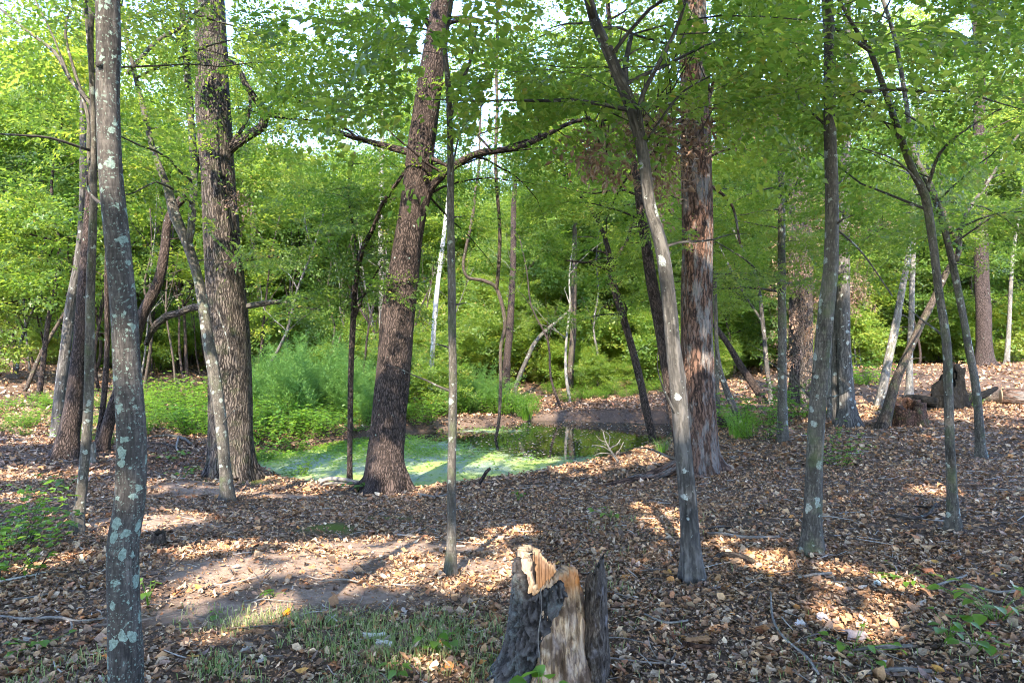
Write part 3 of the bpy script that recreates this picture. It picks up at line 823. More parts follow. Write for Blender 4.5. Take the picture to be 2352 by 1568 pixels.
# individual big fallen leaves (children of the ground)
def lobed_leaf(rng, L=.10, kind=0):
    n = 7; t = np.linspace(0, 1, n)
    if kind % 2 == 0: wv = L * .28 * np.array([.08, .55, .35, .95, .5, .8, .05])      # lobed oak outline
    else: wv = L * .26 * np.array([.05, .6, .95, 1., .85, .5, .03])                   # plain oval
    cz = L * rng.uniform(.05, .25) * (t - .5) ** 2 * 4
    tw = rng.uniform(-.3, .3)
    mid = np.stack([t * L - L / 2, 0 * t + L * .05 * np.sin(t * 4), cz], -1)
    lz = np.abs(rng.normal(.35, .25)); rz = rng.normal(.2, .3)
    l = mid + np.stack([0 * t + .1 * wv, wv, wv * lz + tw * wv * t], -1); r = mid + np.stack([0 * t + .1 * wv, -wv, wv * rz - tw * wv * t], -1)
    V = np.concatenate([mid, l, r]); Q = []
    for i in range(n - 1):
        Q += [(i, i + 1, n + i + 1, n + i), (i, 2 * n + i, 2 * n + i + 1, i + 1)]
    return V, np.array(Q)
leaf_cols = [(.33, .22, .15), (.24, .15, .10), (.42, .36, .32), (.30, .13, .07), (.52, .27, .07), (.20, .13, .11), (.36, .30, .26), (.50, .44, .40)]
fl_meshes = []
for k, c in enumerate(leaf_cols):
    for q in range(2):
        V, Q = lobed_leaf(lr, .1, k + q)
        me = mk_mesh("fallen_leaf", V, Q, vattr={"c": np.tile(np.array(c), (len(V), 1))}, smooth=True); me.materials.append(M['litter'])
        fl_meshes.append(me)
cnt = 0
while cnt < 290:
    y = 2.0 + 3.2 * lr.random() ** 1.3; x = lr.uniform(-1, 1) * (y * .75 + .05)
    if lr.random() > float(den(np.array([x]), np.array([y]))[0]) : continue
    z = float(ground(np.array([x]), np.array([y]))[0]) + .016
    o = obj("fallen_leaf", fl_meshes[lr.integers(len(fl_meshes))], None, GROUND, (x, y, z))
    o.rotation_euler = (lr.normal(0, .3), lr.normal(0, .3), lr.uniform(0, 6.28)); s = lr.uniform(.4, .85); o.scale = (s, s * lr.uniform(.8, 1.2), s)
    cnt += 1

# wood chips and fine twigs in the litter
def debris():
    ac = Acc(); rng = np.random.default_rng(5)
    for i in range(2600):
        y = (rng.random() * (13 ** 2 - 4) + 4) ** .5; x = rng.uniform(-1, 1) * (y * .78 + .3)
        if pond_sd(np.array([x]), np.array([y]))[0] < .1: continue
        z = float(hill(np.array([x]), np.array([y]))[0]) if False else 0
        L = rng.uniform(.04, .22) * (1 + (rng.random() < .06) * 1.5); a = rng.uniform(0, 6.28); r = rng.uniform(.0015, .004) * (1 + L * 2)
        xs = x + np.cos(a) * np.array([0, L / 2, L]) + rng.normal(0, .006, 3); ys = y + np.sin(a) * np.array([0, L / 2, L]) + rng.normal(0, .006, 3)
        ac.add(*tube(np.stack([xs, ys, 0 * xs + rng.uniform(.012, .03, 3), np.array([r, r, r * .6])], -1), 3, cap=False), v=rng.random())
    V = np.concatenate(ac.V); V[:, 2] += ground(V[:, 0], V[:, 1]); ac.V = [V]; 
    me = ac.mesh("twig_litter")
    obj("twig_litter", me, M['chips'], GROUND, kind='stuff')
m, b = new_mat("twigs_grey"); vv = b.attr("v").outputs["Fac"]
b.out(b.pbr(b.ramp(vv, [(0, (.07, .05, .04)), (.5, (.22, .18, .155)), (1, (.45, .41, .37))]), .85)); M['chips'] = m
debris()

# ------------------------------------------------------------------ the trees of the clearing
T_ = make_tree
T_("slender_tree", "slim lichen spotted grey trunk standing closest, cut by the lower edge", "tree",
   [(290, 1640, 72), (288, 1500, 73), (284, 1400, 68), (283, 1250, 67), (298, 1150, 64), (302, 1000, 62), (292, 850, 58), (285, 720, 55), (270, 560, 53), (255, 400, 50), (248, 200, 49), (247, 0, 50)],
   'bark_lichen', d=2.55, top=9, nb=26, ln=(1.2, 2.6), zmin=3.9, flare=(3, .0, .1), rough=.04, ns=28, step=.05, seed=2, wob=.04,
   limbs=[([(248, 150, 16), (225, 148, 14)], -.02), ([(240, 470, 8), (222, 460, 8), (205, 440, 6), (198, 405, 4)], .05)])
T_("thin_tree", "thin double stemmed tree just behind the lichen spotted trunk", "tree",
   [(178, 1225, 28), (185, 1150, 23), (195, 1050, 21), (204, 900, 20), (207, 700, 19), (214, 500, 16), (215, 300, 12), (208, 100, 12), (206, -40, 11)],
   'bark_smooth', top=8, nb=26, ln=(.8, 2.0), zmin=2.6, flare=(3, .8, .09), seed=3, leaf='leaf_yellow',
   limbs=[([(216, 250, 9), (190, 215, 9), (160, 180, 9), (125, 120, 8), (60, 70, 6), (0, 20, 5)], .6), ([(218, 340, 9), (212, 200, 9), (200, 60, 8), (196, -60, 7)], .2),
          ([(160, 180, 5), (120, 80, 4), (80, 0, 3)], .6), ([(205, 345, 7), (120, 318, 6), (60, 312, 5), (0, 308, 4)], -.8), ([(214, 480, 9), (203, 330, 9), (200, 260, 8), (150, 80, 6), (175, 0, 5)], .3)])
T_("dark_oak", "dark furrowed trunk rising beside the thin double stemmed tree, flared sunlit foot", "tree",
   [(148, 1062, 52), (158, 1000, 44), (170, 930, 38), (185, 800, 34), (197, 650, 31), (207, 500, 26), (212, 350, 22), (216, 150, 18)],
   'bark_dark', d=10.9, top=12, nb=30, ln=(1.5, 3), zmin=3.2, flare=(4, .8, .25), ns=20, seed=4, leaf='leaf')
T_("pale_tree", "pale mottled trunk leaning out of the thicket behind the dark furrowed trunk", "tree",
   [(128, 1010, 20), (136, 920, 24), (150, 800, 22), (162, 700, 22), (180, 600, 18), (190, 480, 16)], 'bark_grey', top=9, nb=30, ln=(1.2, 2.6), zmin=1.9, seed=5)
T_("crooked_tree", "crooked dark stem emerging beside the lichen spotted trunk and bending over", "tree",
   [(232, 1036, 26), (262, 930, 26), (300, 830, 23), (324, 730, 24), (360, 655, 23), (376, 590, 21), (388, 500, 18), (414, 462, 18), (440, 425, 14), (455, 370, 10)], 'bark_dark',
   top=7, nb=20, ln=(1, 2.2), zmin=2.6, seed=6, leaf='leaf')
T_("thin_tree", "thin black stem beside the crooked dark stem", "tree", [(222, 1036, 13), (238, 920, 12), (246, 800, 11), (245, 640, 10), (250, 480, 8)], 'bark_dark', top=6, nb=14, ln=(.8, 1.6), zmin=2.4, seed=7)
T_("forked_tree", "mottled leaning tree forking in front of the big furrowed oak", "tree",
   [(524, 1150, 33), (517, 1080, 26), (508, 980, 26), (494, 870, 27), (478, 780, 25), (457, 650, 22), (430, 560, 22), (402, 495, 24), (384, 430, 17), (352, 345, 13), (330, 250, 12), (312, 180, 10)],
   'bark_smooth', top=7.5, nb=34, ln=(1, 2.2), zmin=2.9, flare=(3, .6, .12), ns=18, seed=8,
   limbs=[([(432, 565, 16), (441, 500, 17), (445, 380, 16), (432, 200, 16), (425, 100, 14), (415, -30, 12)], .15), ([(292, 170, 10), (360, 95, 9), (420, 60, 8), (475, 0, 6)], .4, 7.6),
          ([(500, 712, 4), (520, 772, 3), (528, 810, 2)], -.3)])
OAKL = [([(525, 345, 22), (570, 312, 21), (602, 290, 20), (606, 255, 18), (590, 232, 15), (563, 192, 14), (543, 152, 12), (520, 140, 10)], -.4),
        ([(602, 265, 12), (625, 258, 10), (652, 262, 8)], -.1, 10.6), ([(530, 330, 9), (560, 290, 8), (575, 240, 7), (560, 170, 5)], .3),
        ([(540, 604, 9), (590, 592, 9), (640, 588, 7), (705, 582, 5)], .5), ([(555, 705, 13), (600, 698, 13), (640, 693, 10), (690, 705, 7), (745, 712, 5)], .6, None, 'bark_grey'),
        ([(515, 700, 14), (445, 706, 16), (412, 718, 16), (380, 728, 17), (352, 755, 15), (335, 790, 10)], 1.2), ([(640, 693, 6), (680, 680, 4), (720, 690, 3)], .4, 11.2, 'bark_grey')]
T_("oak_tree", "big furrowed oak with sunlit patches and a bent limb, moss at its foot", "tree",
   [(533, 1098, 112), (532, 1060, 100), (530, 1000, 95), (528, 850, 92), (521, 700, 86), (511, 560, 79), (500, 400, 72), (490, 250, 74), (484, 100, 68), (480, 0, 64)],
   'bark_oak', d=11, top=15, nb=58, ln=(1.6, 3.4), zmin=3.3, flare=(6, .42, .2), ns=72, step=.05, fur=(42, .028), rough=.03, seed=9, limbs=OAKL, leaf='leaf', topbr=True)
T_("sapling", "slim black sapling standing at the water edge, forking in the middle of its height", "tree",
   [(803, 1112, 12), (804, 1000, 12), (806, 850, 13), (811, 740, 13), (816, 650, 14), (832, 575, 12), (852, 535, 11), (885, 462, 9), (930, 395, 6)], 'bark_dark', d=11.3, top=4.6, nb=30, ln=(.6, 1.5), zmin=2.1, seed=10, topbr=False, leaf='leaf_dark', scale=.9,
   limbs=[([(817, 645, 9), (818, 560, 8), (808, 500, 7), (800, 430, 5), (815, 350, 4)], .3), ([(812, 740, 5), (840, 670, 4), (880, 600, 3)], -.4), ([(814, 690, 4), (790, 620, 3), (775, 560, 3)], .3)])
LEANL = [([(970, 490, 20), (990, 432, 18), (1030, 392, 17), (1062, 369, 16), (1100, 352, 16), (1150, 345, 15), (1190, 338, 14), (1240, 318, 12), (1300, 287, 9), (1355, 270, 6)], -1.2),
         ([(950, 352, 18), (890, 337, 15), (850, 326, 13), (795, 310, 11), (750, 288, 8)], .8), ([(955, 360, 12), (1000, 368, 10), (1035, 385, 8)], -.4),
         ([(1002, 78, 18), (985, 60, 13), (970, 20, 11), (960, -40, 9)], -.3), ([(1240, 316, 7), (1235, 275, 6), (1242, 220, 5), (1222, 170, 4), (1190, 130, 3)], -.2, 9.3),
         ([(1130, 346, 6), (1095, 310, 5), (1060, 280, 4), (1045, 240, 3)], .3, 9.6), ([(1240, 220, 4), (1270, 200, 3), (1310, 205, 2)], -.2, 9.2), ([(930, 395, 8), (880, 465, 8), (852, 535, 6)], .3),
         ([(1010, 60, 12), (1050, 48, 9), (1095, 45, 7)], -.3)]
T_("leaning_tree", "thick leaning trunk at the pond edge with a reddish resin streak", "tree",
   [(886, 1132, 112), (887, 1100, 96), (885, 1050, 83), (893, 950, 78), (903, 850, 77), (917, 700, 73), (936, 560, 64), (953, 450, 62), (968, 330, 61), (987, 200, 57), (1004, 80, 50), (1016, 0, 48)],
   'bark_dark', d=10.3, top=15, nb=62, ln=(1.5, 3.2), zmin=3.4, flare=(6, .7, .17), ns=64, step=.05, fur=(34, .03), rough=.05, seed=11, limbs=LEANL, leaf='leaf')
T_("young_tree", "straight slim sunlit trunk standing alone in the middle of the leaf litter", "tree",
   [(1035, 1322, 26), (1037, 1240, 21), (1037, 1100, 20), (1040, 900, 19), (1038, 700, 18), (1035, 500, 17), (1035, 350, 15), (1030, 200, 13), (1022, 100, 12), (1040, -20, 10)],
   'bark_smooth', top=7.5, nb=24, ln=(.7, 1.8), zmin=2.9, seed=12, flare=(4, .9, .13), ns=18, step=.06, wob=.05,
   limbs=[([(1034, 270, 9), (1058, 195, 8), (1080, 140, 7), (1095, 60, 6)], -.2), ([(1036, 400, 5), (1060, 300, 4), (1110, 240, 3)], .4)])
T_("peeling_tree", "leaning grey peeling trunk with pale streaks in front of the reddish shaggy trunk", "tree",
   [(1590, 1335, 50), (1586, 1250, 42), (1580, 1150, 39), (1568, 1020, 37), (1558, 900, 36), (1545, 780, 34), (1538, 700, 33), (1520, 570, 31), (1492, 470, 27), (1476, 350, 26), (1452, 255, 28), (1422, 180, 26), (1395, 115, 24), (1367, 50, 24), (1350, -10, 22)],
   'bark_grey', top=8, nb=34, ln=(.9, 2.2), zmin=2.8, seed=13, flare=(5, .7, .15), ns=26, step=.05, wob=.05,
   limbs=[([(1478, 330, 14), (1470, 240, 11), (1500, 170, 10), (1532, 110, 9), (1560, 50, 8), (1578, -10, 6)], -.2), ([(1440, 215, 13), (1437, 150, 12), (1450, 80, 10)], .2), ([(1480, 330, 6), (1560, 220, 5), (1640, 170, 3)], -.3)])
T_("leaning_tree", "dark leaning trunk half hidden behind the grey peeling trunk", "tree",
   [(1560, 1030, 22), (1545, 920, 30), (1522, 780, 29), (1495, 640, 26), (1474, 490, 22), (1460, 400, 18)], 'bark_dark', d=10.3, top=9, nb=34, ln=(1, 2.4), zmin=2.8, seed=14)
T_("shaggy_tree", "tall reddish brown trunk with shaggy stripped bark and a root reaching out", "tree",
   [(1610, 1088, 96), (1608, 1050, 86), (1605, 950, 78), (1602, 820, 72), (1601, 700, 71), (1601, 500, 68), (1598, 300, 66), (1594, 100, 64), (1590, 0, 62)],
   'bark_red', d=9.8, top=15, nb=50, ln=(1.5, 3.2), zmin=3.8, flare=(6, .7, .18), ns=64, step=.05, fur=(30, .045), rough=.04, seed=15,
   limbs=[([(1572, 1050, 34), (1545, 1072, 30), (1500, 1090, 24), (1440, 1105, 18), (1385, 1117, 9)], -.2), ([(1628, 225, 11), (1640, 190, 9), (1652, 165, 8), (1675, 130, 5)], -.3), ([(1625, 420, 8), (1680, 470, 6), (1700, 560, 5)], .3)])
T_("bent_tree", "dark bent tree at the far end of the pond, forking low", "tree",
   [(1508, 1062, 19), (1498, 1000, 19), (1480, 920, 18), (1462, 840, 17), (1432, 730, 16), (1408, 650, 16), (1396, 570, 12), (1372, 505, 10), (1332, 450, 7)], 'bark_dark', d=14.2, top=7, nb=44, ln=(1, 2.4), zmin=1.4, seed=16, leaf='leaf',
   limbs=[([(1410, 650, 11), (1418, 590, 9), (1440, 555, 7), (1455, 500, 5)], .4), ([(1400, 620, 6), (1350, 605, 5), (1300, 598, 3)], -.4)])
T_("straight_tree", "straight slender trunk with grey lichen specks, foot in bright fallen leaves", "tree",
   [(1865, 1272, 42), (1866, 1200, 38), (1869, 1100, 36), (1875, 980, 36), (1885, 850, 35), (1899, 700, 34), (1909, 600, 31), (1911, 450, 28), (1906, 300, 27), (1905, 100, 25), (1900, -20, 24)],
   'bark_smooth', top=9, nb=34, ln=(.9, 2.2), zmin=2.6, seed=17, flare=(5, .8, .15), ns=24, step=.06, wob=.05,
   limbs=[([(1898, 290, 6), (1840, 230, 5), (1790, 130, 4), (1770, 60, 3)], .3), ([(1912, 60, 10), (1960, 90, 9), (2000, 120, 7)], .3), ([(1915, 520, 5), (1980, 580, 4), (2050, 680, 3)], .3)])
T_("curved_tree", "curved slender trunk crossing a straighter one high above the slope", "tree",
   [(2254, 1052, 22), (2248, 960, 18), (2240, 880, 17), (2225, 800, 16), (2213, 730, 15), (2193, 630, 15), (2173, 540, 14), (2145, 445, 15), (2098, 350, 11), (2082, 240, 10), (2058, 100, 9), (2028, 0, 8)],
   'bark_smooth', top=9, nb=48, ln=(1, 2.4), zmin=2.9, seed=18, limbs=[([(2198, 600, 9), (2215, 500, 8), (2265, 425, 7), (2330, 320, 5)], .3)])
T_("curved_tree", "mossy slender trunk on the slope crossing the curved one", "tree",
   [(2191, 1218, 26), (2188, 1140, 22), (2182, 1020, 20), (2178, 900, 19), (2173, 780, 18), (2155, 660, 17), (2143, 560, 17), (2125, 450, 18), (2100, 400, 16), (2072, 325, 15), (2033, 210, 13), (1995, 110, 11), (1960, 60, 8)],
   'bark_smooth', top=6.5, nb=40, ln=(.8, 2.), zmin=2.5, seed=19, ns=18, limbs=[([(2128, 440, 9), (2160, 350, 7), (2230, 290, 5), (2300, 250, 4)], -.3), ([(2120, 430, 6), (2060, 370, 4), (1980, 340, 3)], -.3)])
T_("tall_tree", "tall straight trunk at the top of the leafy slope", "tree",
   [(2262, 832, 40), (2260, 760, 32), (2254, 600, 30), (2252, 450, 27), (2250, 300, 24), (2248, 100, 22)], 'bark_dark', d=26, top=20, nb=40, ln=(2, 4), zmin=6, seed=20, templates=TPL_BIG, leaf='leaf_yellow')
T_("twin_tree", "paired trunk with a sunlit upper half and flared roots, beyond the speckled slender trunk", "tree",
   [(1950, 985, 52), (1946, 930, 34), (1941, 850, 30), (1937, 700, 28), (1938, 560, 26), (1940, 420, 22)], 'bark_grey', d=13.6, top=11, nb=45, ln=(1.4, 3), zmin=3.2, seed=21, ns=20, flare=(4, .5, .2),
   limbs=[([(1924, 985, 22), (1920, 850, 20), (1922, 700, 17), (1930, 560, 12)], .1, 13.9)])
T_("thin_tree", "thin pale trunk close to the paired trunk, bright low down", "tree", [(1908, 962, 15), (1907, 860, 13), (1910, 740, 12), (1912, 600, 10)], 'bark_pale', top=8, nb=25, ln=(1, 2), zmin=3, seed=22)
T_("broad_tree", "broad dark trunk draped in dead brown vines", "tree", [(1842, 925, 58), (1840, 850, 52), (1840, 700, 50), (1838, 550, 48), (1835, 400, 42), (1832, 200, 38)],
   'bark_oak', d=18.5, top=17, nb=50, ln=(2, 3.6), zmin=5, seed=23, ns=32, fur=(30, .04), scale=1.3)
T_("thin_tree", "thin straight lichened trunk beside green ferns at the end of the pond", "tree", [(1798, 1014, 24), (1797, 900, 20), (1796, 700, 18), (1795, 450, 16), (1793, 250, 13)], 'bark_smooth', top=9, nb=38, ln=(1, 2.4), zmin=2.4, seed=24)
T_("crooked_tree", "crooked reddish stem leaning over the rotten stump and forking", "tree",
   [(2028, 985, 24), (2045, 920, 22), (2060, 870, 20), (2090, 800, 17), (2115, 745, 16), (2143, 690, 15), (2172, 630, 14), (2203, 572, 13), (2180, 520, 10), (2165, 470, 7)], 'bark_brown', d=12.9, top=6, nb=26, ln=(.8, 2), zmin=2.6, seed=25,
   limbs=[([(2203, 572, 10), (2215, 500, 9), (2266, 422, 7), (2330, 322, 5), (2352, 300, 4)], .4)])
T_("pale_tree", "pale grey leaning trunk on the slope behind the crooked reddish stem", "tree", [(2020, 932, 20), (2034, 860, 19), (2052, 770, 17), (2066, 700, 15), (2085, 590, 12), (2095, 480, 10)], 'bark_pale', d=16.5, top=8, nb=30, ln=(1, 2.4), zmin=3.2, seed=26)
T_("pale_tree", "short looking pale trunk standing upright left of the black stump", "tree", [(2088, 908, 16), (2090, 820, 13), (2094, 700, 12), (2098, 560, 10)], 'bark_pale', d=18, top=9, nb=30, ln=(1, 2.4), zmin=4, seed=27)
T_("thin_tree", "thin upright trunk catching the sun near the top edge of the slope", "tree", [(2312, 835, 12), (2318, 740, 9), (2325, 600, 8)], 'bark_pale', d=27, top=10, nb=24, ln=(1.4, 3), zmin=4, seed=28, templates=TPL_BIG, leaf='leaf_yellow')
T_("birch_tree", "dead white trunk without leaves beyond the far bank", "tree", [(990, 865, 12), (995, 780, 11), (1001, 700, 12), (1007, 640, 10), (1017, 560, 10), (1024, 500, 8), (1030, 440, 5)], 'bark_white', d=22, top=0, nb=0, seed=29)
T_("leaning_tree", "slanting pale trunk leaning into the thicket beyond the pond", "tree", [(1186, 885, 10), (1210, 825, 10), (1238, 775, 9), (1310, 712, 6)], 'bark_smooth', d=25, top=0, nb=14, ln=(1, 2), zmin=2.2, seed=30)
T_("dark_tree", "sturdy dark trunk in the thicket beside the slanting pale trunk", "tree", [(1163, 882, 18), (1165, 820, 17), (1172, 740, 16), (1178, 620, 14), (1180, 480, 12)], 'bark_dark', d=25, top=12, nb=36, ln=(1.5, 3), zmin=2.5, seed=31, scale=1.3)
T_("pine_tree", "tall thin pale trunk seen between the black sapling and the leaning trunk", "tree", [(878, 880, 15), (877, 700, 14), (875, 550, 13), (876, 400, 12), (878, 300, 10)], 'bark_pale', d=33, top=20, nb=30, ln=(2, 3.5), zmin=9, seed=32, templates=TPL_BIG)
T_("leaning_tree", "fallen dark trunk leaning aslant behind the shaggy reddish trunk", "tree", [(1775, 955, 18), (1735, 890, 18), (1700, 838, 16), (1672, 790, 13), (1640, 745, 10)], 'bark_dark', d=19, top=0, nb=0, seed=33)
T_("leaning_tree", "pale dead stem leaning beside the sawn pole end", "tree", [(1712, 990, 18), (1690, 945, 16), (1668, 895, 14), (1652, 840, 11), (1645, 780, 8)], 'bark_grey', d=14.5, top=0, nb=0, seed=34)
T_("forked_tree", "pale thin forked stem behind the shaggy reddish trunk", "tree", [(1772, 925, 10), (1760, 830, 10), (1752, 740, 9), (1738, 640, 7), (1700, 560, 6), (1670, 500, 5)], 'bark_grey', d=18.5, top=7, nb=30, ln=(1, 2.4), zmin=2.2, seed=35,
   limbs=[([(1752, 740, 6), (1700, 660, 5), (1650, 560, 4)], .4)])
T_("leaning_tree", "mottled stem leaning over the far pond bank", "tree", [(1650, 1010, 10), (1648, 900, 9), (1645, 760, 9), (1640, 600, 8)], 'bark_smooth', d=15.5, top=8, nb=26, ln=(1, 2.2), zmin=2.6, seed=36)

# vines hanging over the water
vr = thing("hanging_vine", "dark looping vine hanging over the pond, splitting into two strands", "vine", G(1132, 1034))
vb = np.array(vr.location)
for pts in [[(1132, 1034, 6), (1146, 965, 7), (1150, 880, 8), (1150, 800, 8), (1160, 742, 9), (1142, 665, 9), (1112, 645, 8), (1075, 637, 7), (1064, 610, 7), (1070, 570, 7), (1085, 500, 7), (1092, 440, 6), (1100, 385, 6), (1102, 300, 5), (1108, 210, 4), (1125, 160, 4)],
            [(1140, 665, 8), (1146, 600, 8), (1148, 520, 8), (1141, 430, 8), (1138, 360, 8), (1142, 250, 8), (1140, 170, 7), (1143, 60, 7), (1140, -60, 6)]]:
    ac = Acc(); ac.add(*tube(catmull(px_rows(pts, 11.8 if pts[0][1] < 700 else vb[1], 0 if pts[0][1] < 700 else 11.8 - vb[1] if False else 0, .15, 4), .08), 8, flare_disp(3, 0, .1, .15, 5)))
    obj('strand', ac.mesh('strand', vb), M['bark_brown'], vr)

# dead hanging leaves
def dead_clump(name, label, boxes, n, seed, cat="dead foliage", anchor=None):
    rng = np.random.default_rng(seed); O = []
    for (u, v, d, ru, rv, k) in boxes:
        c = P(u, v, d); s = d / F
        for i in range(k):
            q = rng.normal(0, .5, 3); O.append(c + np.array([q[0] * ru * s, q[1] * .5, q[2] * rv * s]))
    O = np.array(O); m = len(O)
    V, T, v = place_sprays(O, rng.uniform(0, 6.28, m), rng.normal(-1.0, .35, m), rng.normal(0, .5, m), rng.uniform(.5, 1.0, m), TPL_HANG, rng)
    root = thing(name, label, cat, O.mean(0))
    tw = Acc()
    for o in O[::2]:
        e = o + rng.normal(0, .25, 3); tw.add(*tube(np.array([[*o, .006], [*((o + e) / 2 + rng.normal(0, .05, 3)), .005], [*(e + [0, 0, .3]), .004]]), 4, cap=False))
    obj('stems', tw.mesh('stems', root.location), M['bark_brown'], root, kind='stuff')
    obj('leaves', leaf_mesh('leaves', V, T, v, root.location), M['dead'], root, kind='stuff')
dead_clump("dead_branches", "curtain of dead brown leaves hanging around the grey peeling trunk", [(1390, 305, 5.2, 45, 90, 18), (1500, 310, 5.4, 70, 100, 22), (1480, 225, 5.6, 90, 35, 12), (1545, 260, 6, 45, 90, 14)], 0, 1)
dead_clump("dead_vines", "mass of dead brown vines clinging to the broad dark trunk", [(1860, 700, 17.6, 90, 110, 90), (1840, 560, 17.6, 80, 100, 60), (1960, 640, 16.5, 60, 70, 40), (1850, 420, 17.6, 80, 100, 40), (1840, 800, 17.8, 60, 50, 20)], 0, 2)
dead_clump("dead_twig", "small dark clump of withered leaves on the big furrowed oak", [(556, 436, 10.5, 9, 16, 5)], 0, 3)
dead_clump("dead_branches", "withered brown leaves hanging high between the shaggy trunk and the speckled trunk", [(1700, 260, 9, 50, 50, 14), (1765, 280, 10, 20, 50, 8), (2010, 480, 12, 20, 40, 6)], 0, 4)

# ------------------------------------------------------------------ canopy trees around the clearing
rng = np.random.default_rng(77)
RING = [(-5.5, -2.5), (-2, -5.5), (-9.5, 1), (-8, -6), (-12, -2), (3.5, -4.5), (7.5, -2), (5, -8), (1, -9.5), (-4.5, -10), (10, -6), (-1.4, -1.9), (2.6, -1.6), (-10, -12), (6, -13)]
for k, (x, y) in enumerate(RING):
    rg = np.random.default_rng(500 + k)
    for _q in range(12):
        _t = np.stack([np.full(30, x), np.full(30, y), np.linspace(0, 12, 30)], -1)
        if leaf_sun_keep(_t).all(): break
        _x, _y = x + rg.normal(0, .35), y + rg.normal(0, .35)
        if _y < -.5 or abs(_x) > .8 * _y + 1.6: x, y = _x, _y
    z = float(ground(np.array([x]), np.array([y]))[0]); H = rg.uniform(11, 14)
    r0 = rg.uniform(.09, .2)
    rows = [[x, y, z - .15, r0]] + [[x + rg.normal(0, .15), y + rg.normal(0, .15), z + H * t, r0 * (1 - .85 * t)] for t in (.15, .35, .55, .75, 1)]
    fine = catmull(rows, .3); base = np.array([x, y, z])
    root = thing("woodland_tree", "tall broadleaf tree shading the leaf strewn clearing", "tree", base, "trees around the clearing")
    V, Q, T, bc = tube(fine, 12, flare_disp(4, .4, .2, .05, k), seed=k)
    obj('trunk', mk_mesh('trunk', V - base, Q, T, vattr={"bc": bc}, smooth=True), M['bark_brown'], root)
    skel = list(fine)
    up = [r for r in fine if r[2] > 4.5]
    ac = Acc()
    for b_ in range(7):
        s = up[rg.integers(len(up))]
        pth = catmull(grow(rg, s[:3], rg.uniform(0, 6.28), rg.uniform(.2, .8), rg.uniform(2, 3.5), s[3] * .6, .2), .3)
        if not leaf_sun_keep(pth[:, :3]).all(): continue
        ac.add(*tube(pth, 6)); skel += list(pth)
    if ac.V: obj('boughs', ac.mesh('boughs', base), M['bark_brown'], root, kind='stuff')
    fo = foliage(rg, skel, 42, (1.6, 3.2), 4.6, 20, sp=.32, templates=TPL_BIG, scale=1.5)
    if fo:
        tw, V, T, v = fo
        if tw.V: obj('twigs', tw.mesh('twigs', base), M['bark_brown'], root, kind='stuff')
        obj('crown', leaf_mesh('crown', V, T, v, base), M['leaf'], root)

# ------------------------------------------------------------------ background wood: shared trees, each an individual
def proto_tree(name, label, seed, H, r0, zmin, nb, ln, leaf, bark, templates, scale, stems=1, sp=.22, elev=(0, .6)):
    rg = np.random.default_rng(seed); root = thing(name, label, "tree")
    skel = []; ac = Acc()
    for s in range(stems):
        x = rg.normal(0, .12) if stems > 1 else 0; dx, dy = rg.normal(0, .07 + .05 * (stems > 1), 2)
        rows = [[x, 0, -.3, r0]] + [[x + dx * H * t + rg.normal(0, .1), dy * H * t + rg.normal(0, .1), H * t, r0 * (1 - .85 * t)] for t in (.06, .2, .4, .6, .8, 1)]
        f = catmull(rows, .35); ac.add(*tube(f, 9, flare_disp(4, .3, .2, .06, seed), seed=seed)); skel += list(f)
        for b_ in range(4 if H > 8 else 3):
            q = f[rg.integers(int(len(f) * .35), len(f))]; pth = catmull(grow(rg, q[:3], rg.uniform(0, 6.28), rg.uniform(.2, .9), ln[1] * .9, q[3] * .6, .2), .3)
            ac.add(*tube(pth, 5)); skel += list(pth)
    obj('trunk', ac.mesh('trunk'), M[bark], root)
    fo = foliage(rg, skel, nb, ln, zmin, 40, sp=sp, templates=templates, scale=scale, cull=False, elev=elev)
    tw, V, T, v = fo
    ac2 = tw
    obj('twigs', ac2.mesh('twigs'), M[bark], root, kind='stuff')
    obj('crown', leaf_mesh('crown', V, T, v, (0, 0, 0)), M[leaf], root)
    return root
TPL_MID = [leaf_verts(*spray_template(_r, .75, .105, 6, 4, .3, .5), .30) for _ in range(5)]
PROT_U = [proto_tree("understory_tree", "", 901, 6.5, .05, .9, 46, (1.0, 2.2), 'leaf', 'bark_brown', TPL_MID, 1.1, 2),
          proto_tree("understory_tree", "", 902, 7.5, .06, 1.4, 50, (1.2, 2.5), 'leaf_dark', 'bark_dark', TPL_MID, 1.1, 1),
          proto_tree("understory_tree", "", 903, 5.0, .04, .5, 38, (.9, 1.9), 'leaf_yellow', 'bark_grey', TPL_MID, 1.1, 3),
          proto_tree("understory_tree", "", 904, 9.0, .07, 2.0, 54, (1.3, 2.8), 'leaf', 'bark_dark', TPL_MID, 1.2, 1)]
PROT_T = [proto_tree("woodland_tree", "", 911, 17, .18, 5.5, 40, (2, 4), 'leaf', 'bark_brown', TPL_BIG, 1.5, 1, .4),
          proto_tree("woodland_tree", "", 912, 20, .20, 7, 40, (2, 4), 'leaf_yellow', 'bark_grey', TPL_BIG, 1.5, 1, .4),
          proto_tree("woodland_tree", "", 913, 14, .12, 4, 40, (1.8, 3.4), 'leaf', 'bark_dark', TPL_BIG, 1.4, 1, .4)]
PROT_S = [proto_tree("shrub", "", 921, 1.7, .015, .15, 30, (.5, 1.1), 'leaf', 'bark_brown', TPL_MID, .75, 4, .16, (.1, .9)),
          proto_tree("shrub", "", 922, 1.2, .012, .1, 26, (.4, .9), 'leaf_yellow', 'bark_brown', TPL_MID, .65, 4, .16, (.1, .9))]
for p in PROT_S: p['category'] = "shrub"
used = set()
